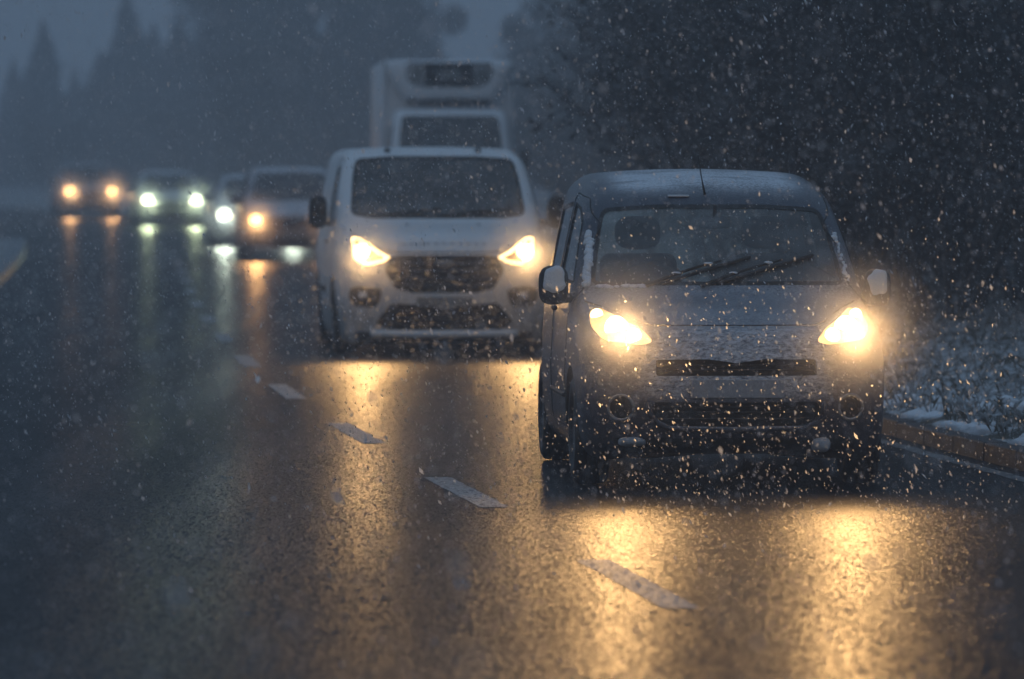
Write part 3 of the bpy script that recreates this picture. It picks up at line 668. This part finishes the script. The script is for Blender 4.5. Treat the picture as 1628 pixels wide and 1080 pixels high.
    for sg in (1, -1): door_mirror(root, S, 1.09, 1.05, 1.28, (.17, .14, .30), 'black_plastic', sg)
    for (x0, x1) in ((-.62, .02), (-.02, .66)):
        pts = [S.front(x0 + (x1 - x0) * t, 1.245 + .07 * t, .02) for t in np.linspace(0, 1, 6)]; tube('wiper', pts, .011, 'rubber', root)
    for x in (-.48, .1, .52): seat(root, x, 1.95, .75, .65)
    blob('dashboard', (0, 1.1, 1.08), (.80, .26, .12), 'upholstery', root, p=4)
    box('bulkhead', (0, 2.3, 1.05), (1.55, .03, 1.4), 'upholstery', root, .01)
    for x in (-.42, .42): box('sun_visor', (x, 1.66, 1.70), (.42, .02, .13), 'paint_silver', root, .01, rot=(R(35), 0, 0))
    return root
panel_van()

# ------------------------------------------------------------------ refrigerated box truck
def box_truck():
    root = thing('box_truck', 'white refrigerated box truck with cooling unit towering above the panel van', 'truck', (-.86, 84.4, 0), math.atan(.06))
    sil = [(.2, .3), (.03, .36), (0, .6), (.02, 1.0), (.08, 1.25), (.30, 1.38), (.55, 1.46), (.85, 1.85), (1.18, 2.40), (1.35, 2.50), (1.8, 2.53), (2.05, 2.5), (2.1, 2.2), (2.1, .6), (2.0, .32)]
    S = Shell(sil, [(.3, .9), (.8, .95), (1.4, .94), (2.0, .88), (2.5, .83)], [(0, .95), (.5, 1), (2.1, 1)], bulge=.18, crown=.03, k=.14, res=.07, zc=.95)
    arches(S, root, [(.85, .38)], .44)
    glass_panel(S, root, 'front', rpoly([(-.80, 1.53), (.80, 1.53), (.76, 2.1), (.72, 2.40), (-.72, 2.40), (-.76, 2.1)], .07), .03, 'windscreen')
    for v in ('left', 'right'): glass_panel(S, root, v, rpoly([(.85, 1.45), (1.8, 1.45), (1.8, 2.25), (1.3, 2.25)], .07), .02, 'side_window')
    hl = rpoly([(.55, .82), (.85, .84), (.87, 1.02), (.60, .98)], .03)
    for sg in (1, -1):
        r = S.cut('front', hl if sg == 1 else mirror(hl), nmin=.02); o = S.obj('headlight', r, 'lens_glass', root); S.pocket('reflector', r, 'chrome', o, (0, .06, 0), (0, .004, 0))
    r = S.cut('front', rpoly([(-.45, .6), (.45, .6), (.5, 1.05), (-.5, 1.05)], .04), nmin=.02); gr = S.pocket('grille', r, 'black_plastic', root, (0, .08, 0)); slats(S, gr, [.7, .8, .9, 1.0], lambda z: (-.46, .46), .02, .015)
    body_from(S, root, 'paint_box_white', 'cab')
    for sg in (1, -1): door_mirror(root, S, 1.10, .95, 1.75, (.18, .12, .34), 'black_plastic', sg)
    for x in (-.45, .45): seat(root, x, 1.5, 1.15, .65)
    box('cab_rear_wall', (0, 1.80, 1.75), (1.6, .03, 1.3), 'upholstery', root, .01)
    box('cargo_box', (0, 4.35, 1.93), (1.98, 4.9, 2.62), 'paint_box_white', root, .06, 3)
    box('box_cap_rail', (0, 1.91, 3.20), (2.0, .06, .07), 'paint_box_white', root, .02)
    for sg in (1, -1): box('corner_rail', (sg * .96, 1.90, 1.93), (.07, .07, 2.45), 'paint_box_white', root, .02)
    box('chassis', (0, 3.6, .5), (.9, 6.2, .2), 'black_plastic', root, .02)
    for x in (-1, 1):
        wheel(root, x * .82, .85, .37, .22, x); wheel(root, x * .82, 5.3, .37, .24, x)
    # cooling unit on the bulkhead
    U = Shell([(.0, 2.70), (.0, 3.06), (.03, 3.19), (.10, 3.235), (.42, 3.24), (.46, 3.2), (.46, 2.68), (.40, 2.645), (.08, 2.645)],
              [(2.6, .62), (2.70, .72), (2.85, .83), (3.0, .90), (3.1, .93), (3.3, .94)], [(0, .98), (.5, 1)], bulge=.12, crown=.0, k=.09, res=.045, zc=2.95, blen=.5)
    un = bpy.data.objects.new('cooling_unit', None); col.objects.link(un); un.parent = root; un.location = (0, 1.42, 0)
    r = U.cut('front', rpoly([(-.50, 2.825), (.50, 2.825), (.64, 2.93), (.67, 3.205), (-.67, 3.205), (-.64, 2.93)], .09), nmin=.0)
    r2 = U.cut('front', rpoly([(-.37, 2.845), (.37, 2.845), (.37, 3.19), (-.37, 3.19)], .03), within=r, nmin=.0)
    v, f = merge(U.geo(r, (0, .05, 0)), U.walls(r, (0, .05, 0))); mesh_obj('recess_panel', v, f, 'paint_silver', un)
    U.pocket('fan_grille', r2, 'black_plastic', un, (0, .09, 0), (0, .045, 0))
    for k in range(7): z = 2.88 + .045 * k; tube('grille_bar', [U.front(-.36, z, -.055), U.front(0, z, -.055), U.front(.36, z, -.055)], .008, 'black_plastic', un)
    box('centre_plate', (0, U.front(0, 3.03)[1] + .045, 3.03), (.34, .012, .13), 'paint_silver', un, .004)
    for sg in (1, -1):
        for k in range(5): z = 2.94 + .05 * k; tube('side_louvre', [U.front(sg * .42, z, -.045), U.front(sg * .58, z, -.045)], .007, 'black_plastic', un)
    U.obj('shroud', 0, 'paint_box_white', un)
    tube('trim_shadow_line', [(-.62, .10, 2.625), (0, .04, 2.635), (.62, .10, 2.625)], .03, 'rubber', un)  # dark tube along the bottom trim, drawing in its shadow line
    return root
box_truck()

# ------------------------------------------------------------------ cars further back
def car(name, label, cat, loc, slope, sil, Wz, mat, wscr, sidew, hl, bulbs, color, power, glow, grille, wheels, r, mz, mw, H, seats=True, res=.06, extra=None, group=None):
    root = thing(name, label, cat, loc, math.atan(slope), group); ymax = max(p[0] for p in sil)
    S = Shell(sil, Wz, [(0, .92), (.4, .98), (1, 1), (ymax - .8, 1), (ymax, .93)], bulge=.28, crown=.05, k=.14, res=res, zc=.55)
    arches(S, root, [(y, r) for y in wheels], r + .05)
    for x in (-1, 1):
        for yy in wheels: wheel(root, x * (S.W - .12), yy, r, .2, x)
    glass_panel(S, root, 'front', rpoly(wscr, .05), .025, 'windscreen')
    for v in ('left', 'right'):
        for sw in sidew: glass_panel(S, root, v, rpoly(sw, .06), .02, 'side_window')
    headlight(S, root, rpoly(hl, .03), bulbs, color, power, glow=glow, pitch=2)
    for pl in grille:
        rg_ = S.cut('front', rpoly(pl, .02), nmin=.02); gr = S.pocket('grille', rg_, 'black_plastic', root, (0, .06, 0)); a = np.array(pl); zl, zh = a[:, 1].min(), a[:, 1].max(); hw = a[:, 0].max() * .88
        slats(S, gr, list(np.linspace(zl, zh, 5)[1:-1]), lambda z: (-hw, hw), .02, .008)
    box('number_plate', (0, S.front(0, .46)[1] - .004, .46), (.5, .012, .1), 'paint_silver', root, .003)
    ym = wscr[0][1]; body_from(S, root, mat)
    for sg in (1, -1): door_mirror(root, S, mw, mz[0], mz[1], (.19, .13, .14), mat, sg)
    if seats:
        for x in (-.36, .36): seat(root, x, mz[0] + 1.0, .5, .62)
        blob('dashboard', (0, mz[0] - .02, mz[1] - .12), (.66, .2, .1), 'upholstery', root, p=4)
    if extra: extra(S, root)
    return root
MPV = [(.2, .2), (.03, .26), (0, .4), (0, .58), (.05, .70), (.16, .80), (.5, .90), (.95, 1.0), (1.35, 1.30), (1.75, 1.53), (2.2, 1.60), (3.2, 1.59), (4.0, 1.52), (4.25, 1.2), (4.35, .7), (4.3, .3), (4.1, .2)]
MPW = [(.2, .83), (.5, .89), (.9, .88), (1.05, .85), (1.3, .77), (1.6, .67)]
def mpv_x(S, root): seam(S, root, 'front', [(-.72, .235), (-.3, .225), (.3, .225), (.72, .235)], 'bumper_strip', .028, False, .0, 'paint_box_white')
car('family_car', 'dark reddish people carrier with one orange headlamp showing beside the white panel van', 'car', (-3.72, 97.5, 0), .085, MPV, MPW, 'paint_maroon',
    [(-.70, 1.03), (.70, 1.03), (.58, 1.50), (-.58, 1.50)], [[(1.2, 1.03), (2.1, 1.03), (2.1, 1.46), (1.75, 1.42)], [(2.2, 1.03), (3.3, 1.05), (3.2, 1.46), (2.2, 1.48)]],
    [(.46, .66), (.62, .62), (.78, .66), (.80, .78), (.66, .77)], [(.66, .695, .09, 'bulb_orange')], (1, .50, .18), HEAD_W * 1.2, 'glow_amber', [[(-.36, .62), (.36, .62), (.40, .72), (-.40, .72)], [(-.5, .28), (.5, .28), (.56, .40), (-.56, .40)]],
    [.85, 3.5], .31, (1.2, 1.05), .99, 1.6, extra=mpv_x)
SED = [(.2, .18), (.03, .24), (0, .36), (0, .5), (.04, .62), (.15, .70), (.55, .81), (1.1, .91), (1.5, 1.16), (1.9, 1.36), (2.4, 1.42), (3.0, 1.39), (3.6, 1.08), (4.2, .98), (4.35, .8), (4.4, .5), (4.35, .26), (4.2, .18)]
SEW = [(.2, .82), (.5, .88), (.8, .87), (.95, .83), (1.2, .72), (1.42, .60)]
WSC = [(-.68, .95), (.68, .95), (.56, 1.345), (-.56, 1.345)]
SWN = [[(1.35, .95), (2.3, .95), (2.3, 1.31), (1.95, 1.28)], [(2.4, .95), (3.2, .98), (2.95, 1.26), (2.4, 1.31)]]
GRL = [[(-.34, .50), (.34, .50), (.38, .62), (-.38, .62)], [(-.5, .25), (.5, .25), (.52, .36), (-.52, .36)]]
def cool_x(S, root):
    p = S.front(.42, .60); blob('position_light', (p[0], p[1], p[2]), (.05, .03, .03), 'glow_warm', root, sub=2)
car('saloon_car', 'pale saloon with white headlamp half hidden behind the dark people carrier', 'car', (-5.02, 113, 0), .10, SED, SEW, 'paint_silver', WSC, SWN,
    [(.46, .60), (.62, .54), (.80, .58), (.82, .69), (.66, .69)], [(.68, .62, .115, 'bulb_cool')], COOL, HEAD_W * 1.5, 'glow_warm', GRL, [.88, 3.45], .31, (1.35, .98), .97, 1.42, extra=cool_x)
car('hatchback_car', 'silver grey car with pair of greenish white headlamps and snowy roof', 'car', (-8.72, 146, 0), .13, SED, SEW, 'paint_silver', WSC, SWN,
    [(.42, .62), (.58, .56), (.78, .60), (.80, .73), (.62, .73)], [(.61, .66, .115, 'bulb_cool')], GREENW, HEAD_W * 1.5, 'glow_warm', GRL, [.88, 3.45], .31, (1.35, .98), .97, 1.42, res=.07)
car('estate_car', 'dark car with pair of orange headlamps at the tail of the queue', 'car', (-12.35, 167, 0), .17, MPV, MPW, 'paint_black',
    [(-.70, 1.03), (.70, 1.03), (.58, 1.50), (-.58, 1.50)], [[(1.2, 1.03), (2.1, 1.03), (2.1, 1.46), (1.75, 1.42)]],
    [(.44, .70), (.58, .66), (.76, .70), (.78, .83), (.62, .82)], [(.61, .76, .115, 'bulb_orange')], (1, .52, .2), HEAD_W * 1.4, 'glow_amber', [[(-.36, .62), (.36, .62), (.40, .72), (-.40, .72)]],
    [.85, 3.5], .31, (1.2, 1.05), .99, 1.6, res=.07)

# ------------------------------------------------------------------ trees and thicket
def copy_tree(o, parent=None):
    c = o.copy(); col.objects.link(c); c.parent = parent
    for ch in o.children: copy_tree(ch, c)
    return c
def prisms(segs, n=3):
    """segs: array (m, 8) of p0, p1, r0, r1 -> vertices and quads"""
    s = np.array(segs); p0, p1, r0, r1 = s[:, :3], s[:, 3:6], s[:, 6], s[:, 7]; t = p1 - p0; t /= np.linalg.norm(t, axis=1)[:, None] + 1e-9
    up = np.where(np.abs(t[:, 2:3]) < .9, np.array([[0, 0, 1.]]), np.array([[1., 0, 0]])); a = np.cross(t, up); a /= np.linalg.norm(a, axis=1)[:, None]; b_ = np.cross(t, a)
    vs = []
    for p, r in ((p0, r0), (p1, r1)):
        for k in range(n): an = 2 * math.pi * k / n; vs.append(p + (a * math.cos(an) + b_ * math.sin(an)) * r[:, None])
    V = np.stack(vs, 1).reshape(-1, 3); base = np.arange(len(s))[:, None] * 2 * n
    Q = np.concatenate([base + np.array([[k, (k + 1) % n, n + (k + 1) % n, n + k]]) for k in range(n)], 0); return V, Q
def grow(h, stems, spread, seed, depth=4, kids=5):
    rs = random.Random(seed); big, tw = [], []
    def rec(p, d, L, r, lv):
        n = 4; q = p
        for i in range(n):
            d = (d + Vector((rs.gauss(0, .13), rs.gauss(0, .13), rs.gauss(.03, .10)))).normalized(); e = q + d * (L / n); rr0, rr1 = r * (1 - .6 * i / n), r * (1 - .6 * (i + 1) / n)
            (big if lv < 1 else tw).append((*q, *e, rr0, rr1)); q = e
            if lv < depth and (i > 0 or lv > 0):
                for _ in range(kids if lv == 0 else 2):
                    if rs.random() < .8:
                        ax = Vector((rs.gauss(0, 1), rs.gauss(0, 1), rs.gauss(.15, .6))).normalized(); rec(q, (d * .75 + ax * .8).normalized(), L * rs.uniform(.36, .55), rr1 * .5, lv + 1)
    for k in range(stems):
        a = 2 * math.pi * k / stems + rs.uniform(-.4, .4); sp = spread * rs.uniform(.3, 1); rec(Vector((.25 * math.cos(a), .25 * math.sin(a), -.05)), Vector((math.cos(a) * sp, math.sin(a) * sp, 1)).normalized(), h * rs.uniform(.6, .85), .012 * h + .008, 0)
    return big, tw
def leaves(n, size, fn, seed, flat=.5):
    r_ = np.random.default_rng(seed); C = fn(r_, n); n = len(C); A = r_.normal(size=(n, 3)); A /= np.linalg.norm(A, axis=1)[:, None]; B = np.cross(A, r_.normal(size=(n, 3))); B /= np.linalg.norm(B, axis=1)[:, None]
    s = size * r_.uniform(.5, 1.3, (n, 1)); A, B = A * s, B * s * flat
    V = np.stack([C - A, C + B, C + A, C - B], 1).reshape(-1, 3); return V, np.arange(4 * n).reshape(n, 4)
THK = 'leafless roadside bush of the dark thicket on the right-hand verge'
protos = []
for i, (h, st, sp) in enumerate(((4.6, 8, .55), (5.2, 7, .45), (4.0, 9, .7))):
    o = thing('thicket_bush', THK, 'bush', group='bushes of the thicket along the verge')
    big, tw = grow(h, st, sp, 11 + i, 3, 4); V, Q = prisms(big, 5); tri_obj('stem', V, Q, 'bark', o, True); V, Q = prisms([(*s[:6], max(s[6], .006), max(s[7], .004)) for s in tw]); tri_obj('twigs', V, Q, 'twig', o)
    tips = np.array([s[3:6] for s in tw])
    def fn(r_, n, tips=tips): return tips[r_.integers(0, len(tips), n)] + r_.normal(0, .10, (n, 3))
    V, Q = leaves(3600, .05, fn, 30 + i); V = V[:]; tri_obj('foliage', V, Q, 'foliage_hedge', o)
    o['h'] = h; protos.append(o)
used = set()
def put(protos, i, x, y, z, s, sz=None, label=None):
    o = protos[i] if (id(protos), i) not in used else copy_tree(protos[i])
    used.add((id(protos), i)); o.location = (x, y, z); o.rotation_euler = (0, 0, random.uniform(0, 6.28)); o.scale = (s, s, sz or s)
    if label: o['label'] = label
    return o
k = 0
for (d, y0, y1, st, s0, lab) in ((2.6, 50, 62, 2.6, .80, 'low leafless bush at the thicket foot, right behind the snowy verge grass'), (4.2, 46, 118, 3.2, 1.0, 'leafless bush in the front row of the dark roadside thicket'),
                             (6.6, 48, 126, 3.6, 1.15, 'leafless bush in the middle row of the dark roadside thicket'), (9.5, 50, 132, 4.2, 1.3, 'tall leafless bush in the rearmost row of the dark roadside thicket')):
    y = y0
    while y < y1:
        x = right_edge(y) + d + random.uniform(-.5, .5); s = s0 * random.uniform(.85, 1.15)
        if y > 66 and y < 124: s *= .95
        px = 814 + x * 9044 / y
        if px < 1150: s *= .66
        if px > 985: put(protos, k % 3, x, y, .15, s, label=lab)
        k += 1; y += st * random.uniform(.8, 1.2)
bare = []
for i in range(2):
    o = thing('bare_tree', 'leafless tree with black limbs rising at the near end of the thicket', 'tree', group='bare trees in the thicket'); big, tw = grow(7.5, 1, .3, 91 + i, 3, 5)
    V, Q = prisms([(*q[:6], max(q[6] * .8, .010), max(q[7] * .8, .007)) for q in big], 6); tri_obj('trunk', V, Q, 'bark', o, True); V, Q = prisms([(*q[:6], max(q[6], .010), max(q[7], .007)) for q in tw]); tri_obj('crown', V, Q, 'twig', o); bare.append(o)
for i, (px, y, sc_) in enumerate(((1035, 88, .8), (1110, 82, .9), (1190, 76, .95), (1330, 70, 1.))): put(bare, i % 2, (px - 814) / 9044 * y, y, .1, sc_)
# trees of the background, each from its own place, distance and height
def conifer(seed):
    def fn(r_, n):
        t = 1 - np.sqrt(r_.random(n)) * .97; lay = np.floor(t * 13) / 13; t2 = lay + (t - lay) * .85 + r_.normal(0, .02, n); a = r_.uniform(0, 2 * math.pi, n); lob = 1 + .22 * np.sin(a * 3 + seed + t * 9)
        rad = np.clip(1 - t2, .001, 1)**.85 * .25 * lob * (r_.random(n)**.4) ; return np.stack([rad * np.cos(a), rad * np.sin(a), .06 + t2 * .94 - rad * .22 * r_.random(n)], 1)
    return fn
def broad(seed):
    rr = np.random.default_rng(seed); cl_ = np.stack([rr.normal(0, .125, 26), rr.normal(0, .125, 26), rr.uniform(.25, .93, 26)], 1); cr = rr.uniform(.06, .14, 26) * (1.15 - .6 * np.abs(cl_[:, 2] - .5))
    def fn(r_, n):
        i = r_.integers(0, 26, n); d = r_.normal(size=(n, 3)); d /= np.linalg.norm(d, axis=1)[:, None]; return cl_[i] + d * (cr[i] * r_.random(n)**.35)[:, None]
    return fn
con, bro = [], []
for i in range(3):
    o = thing('conifer_tree', 'tall conifer', 'tree', group='conifers beyond the bend'); V, Q = prisms([(0, 0, 0, 0, 0, .95, .016, .003)], 8); tri_obj('trunk', V, Q, 'bark', o)
    V, Q = leaves(5000, .026, conifer(i), 50 + i); tri_obj('crown', V, Q, 'foliage_conifer', o); con.append(o)
for i in range(3):
    o = thing('broad_tree', 'broad tree', 'tree', group='bare trees beyond the bend'); big, tw = grow(.95, 1, .15, 70 + i, 2, 4); V, Q = prisms([(*s[:6], max(s[6] * .6, .003), max(s[7] * .6, .002)) for s in big + tw], 4); tri_obj('trunk', V, Q, 'bark', o)
    V, Q = leaves(6500, .019, broad(i), 60 + i, .4); tri_obj('crown', V, Q, 'foliage_bare', o); bro.append(o)
LC = 'hazy conifer in the tree line beyond the bend, behind the oncoming cars'; LB = 'hazy leafless broad tree beyond the bend, behind the oncoming cars'
def tree(px, top, Z, kind_, i, wd=1., label=None):
    h = 1.78 + (250 - top) * Z / 9044; o = put(con if kind_ == 'c' else bro, i, (px - 814) / 9044 * Z, Z, -.1, h * wd, h); o['label'] = label or (LC if kind_ == 'c' else LB)
for a in ((70, 30, 330, 'c', 0, 1.0, 'lone pointed conifer standing apart against the sky at the tree line end'), (22, 95, 345, 'c', 1), (118, 112, 350, 'c', 2), (160, 75, 335, 'c', 0), (203, -18, 320, 'c', 1, 1.0, 'tallest pointed conifer of the tree line, reaching out of view'), (245, 35, 330, 'c', 2), (285, 20, 320, 'c', 0), (330, 25, 310, 'c', 1), (50, 150, 320, 'b', 0, 1.5), (180, 120, 315, 'b', 1, 1.5), (260, 90, 310, 'b', 2, 1.3),
          (340, 60, 290, 'b', 0, 1.2), (395, -60, 265, 'b', 1), (450, -85, 260, 'c', 0, 1.2), (505, -70, 255, 'b', 2), (560, -60, 250, 'c', 1, 1.2), (610, -55, 250, 'b', 0), (650, -25, 255, 'b', 1, .9), (430, 60, 240, 'b', 2, 1.2), (540, 50, 240, 'b', 0, 1.2), (620, 80, 240, 'b', 1, 1.1), (690, 120, 235, 'b', 2, 1.3), (745, 140, 230, 'b', 0, 1.3), (100, 190, 290, 'b', 2, 1.8), (300, 170, 285, 'b', 1, 1.8), (-30, 120, 340, 'c', 2), (-80, 60, 330, 'c', 0), (-140, 40, 330, 'c', 1)): tree(*a)
LR = 'misty leafless tree rising behind the thicket on the right-hand side'
LL = 'low misty leafless tree between the box truck and the thicket'
for a in ((835, 165, 200, 'b', 2, 1.9, LL), (885, 120, 190, 'b', 0, 1.6, LL), (935, 110, 185, 'b', 1, 1.6, LL), (985, 80, 175, 'b', 2, 1.4, LL), (905, 175, 165, 'b', 1, 2.2, LL), (965, 170, 160, 'b', 0, 2.2, LL)): tree(*a)
for a in ((815, 75, 310, 'b', 1, 1.2, LR), (860, 45, 240, 'b', 0, 1., LR), (915, 15, 220, 'b', 2, 1., LR), (975, -40, 200, 'b', 1, 1., LR), (1040, -70, 180, 'b', 0, 1., LR), (1120, -120, 170, 'b', 2, 1., LR), (1200, -140, 130, 'b', 1, 1., LR), (1300, -160, 125, 'b', 0, 1., LR), (1420, -180, 120, 'b', 2, 1., LR), (1560, -200, 115, 'b', 1, 1., LR), (1720, -200, 110, 'b', 0, 1., LR)): tree(*a)

# ------------------------------------------------------------------ falling snow
N = 360000
C = np.stack([rng.uniform(-6.5, 7, N), 5 + 58 * rng.random(N)**.9, rng.uniform(.02, 4.6, N)], 1)
for (x, y, n) in ((1.2, 30.15, 3000), (-.6, 50.7, 2600)):      # snow whirled up ahead of the two leading vans
    C = np.concatenate([C, np.stack([rng.normal(x, .95, n), y - 4.2 * rng.random(n)**1.2, .03 + 1.15 * rng.random(n)**1.3], 1)])
N0, N = N, len(C); size = rng.lognormal(math.log(.0021), .46, N); size[N0:] *= 1.15; el = rng.uniform(1.2, 2.8, N)
ax = np.stack([rng.normal(-.35, .35, N), rng.normal(0, .4, N), np.ones(N)], 1); ax /= np.linalg.norm(ax, axis=1)[:, None]
u = np.cross(ax, rng.normal(size=(N, 3))); u /= np.linalg.norm(u, axis=1)[:, None]; v = np.cross(ax, u)
A, U, W_ = ax * (size * el)[:, None], u * size[:, None], v * (size * rng.uniform(.5, 1, N))[:, None]
V = np.stack([C + A, C + U + W_ * .6, C - A, C - U + W_ * .6], 1).reshape(-1, 3)
T = (np.arange(N)[:, None, None] * 4 + np.array([(0, 1, 2), (0, 2, 3)])[None]).reshape(-1, 3)
fs = kind(tri_obj('falling_snow', V, T, 'flake'), 'stuff'); fs['label'] = 'snowflakes falling through the air'

# ------------------------------------------------------------------ haze
hz = box('haze', (0, 229, 9.0), (500, 522, 20.2), 'snow', None, 0); hz.data.materials.clear(); kind(hz, 'stuff')
hm = bpy.data.materials.new('haze'); hm.use_nodes = True; hm.node_tree.nodes.clear(); ho = hm.node_tree.nodes.new('ShaderNodeOutputMaterial'); pv = hm.node_tree.nodes.new('ShaderNodeVolumePrincipled')
pv.inputs['Color'].default_value = (.90, .94, 1, 1); pv.inputs['Density'].default_value = HAZE; pv.inputs['Anisotropy'].default_value = .0
hm.node_tree.links.new(pv.outputs[0], ho.inputs['Volume']); hz.data.materials.append(hm); hz['label'] = 'snowy haze filling the air'

# snow mist added round each nose for the lamp glow: thin spray, denser halo balls
sm = bpy.data.materials.new('spray'); sm.use_nodes = True; t = sm.node_tree; t.nodes.clear(); so = t.nodes.new('ShaderNodeOutputMaterial'); pv = t.nodes.new('ShaderNodeVolumePrincipled')
tc = t.nodes.new('ShaderNodeTexCoord'); ln = t.nodes.new('ShaderNodeVectorMath'); ln.operation = 'LENGTH'; t.links.new(tc.outputs['Object'], ln.inputs[0])
mr = t.nodes.new('ShaderNodeMapRange'); mr.interpolation_type = 'SMOOTHSTEP'; mr.inputs[1].default_value = .98; mr.inputs[2].default_value = .1; mr.inputs[3].default_value = 0; mr.inputs[4].default_value = SPRAY
t.links.new(ln.outputs['Value'], mr.inputs[0]); t.links.new(mr.outputs[0], pv.inputs['Density']); pv.inputs['Color'].default_value = (.93, .95, 1, 1); pv.inputs['Anisotropy'].default_value = .1
t.links.new(pv.outputs[0], so.inputs['Volume'])
bm = bmesh.new(); bmesh.ops.create_icosphere(bm, subdivisions=3, radius=1); sme = bpy.data.meshes.new('spray_halo_mist'); bm.to_mesh(sme); bm.free(); sme.materials.append(sm)
def spray(loc, sc_, lab, mat, group=None):
    me = sme if mat is sm else sme2; o = bpy.data.objects.new('spray_halo_mist', me); col.objects.link(o); o.location = loc; o.scale = sc_; kind(o, 'stuff'); o['label'] = lab
sm2 = sm.copy(); sm2.name = 'halo_mist'; sme2 = sme.copy(); sme2.materials.clear(); sme2.materials.append(sm2)  # denser copy for the added balls that give each lamp a halo
for nd in sm2.node_tree.nodes:
    if nd.type == 'MAP_RANGE': nd.inputs[2].default_value = 0.; nd.inputs[4].default_value = HALO_MIST; nd.inputs[1].default_value = .9
for (x, y, z, sx, sz, hx, rad, lab) in ((1.20, 30.2, .86, 1.7, 1.0, .62, .58, 'small blue van'), (-.6, 50.7, .92, 1.8, 1.1, .73, .62, 'white panel van'), (-3.72, 97.3, .70, 1.8, 1.1, .66, .75, 'people carrier'),
                               (-5.02, 112.8, .62, 1.9, 1.1, .68, .85, 'pale saloon'), (-8.72, 145.8, .66, 1.9, 1.2, .61, .9, 'silver grey car'), (-12.35, 166.8, .76, 1.9, 1.2, .61, .95, 'last car of the queue')):
    spray((x, y, z), (sx, 1.3, sz), 'thin snow spray round the nose of the ' + lab, sm)
    for sg in (-1, 1): spray((x + sg * hx, y + .02, z), (rad, rad, rad), 'mist ball added for the halo round a headlamp of the ' + lab, sm2)
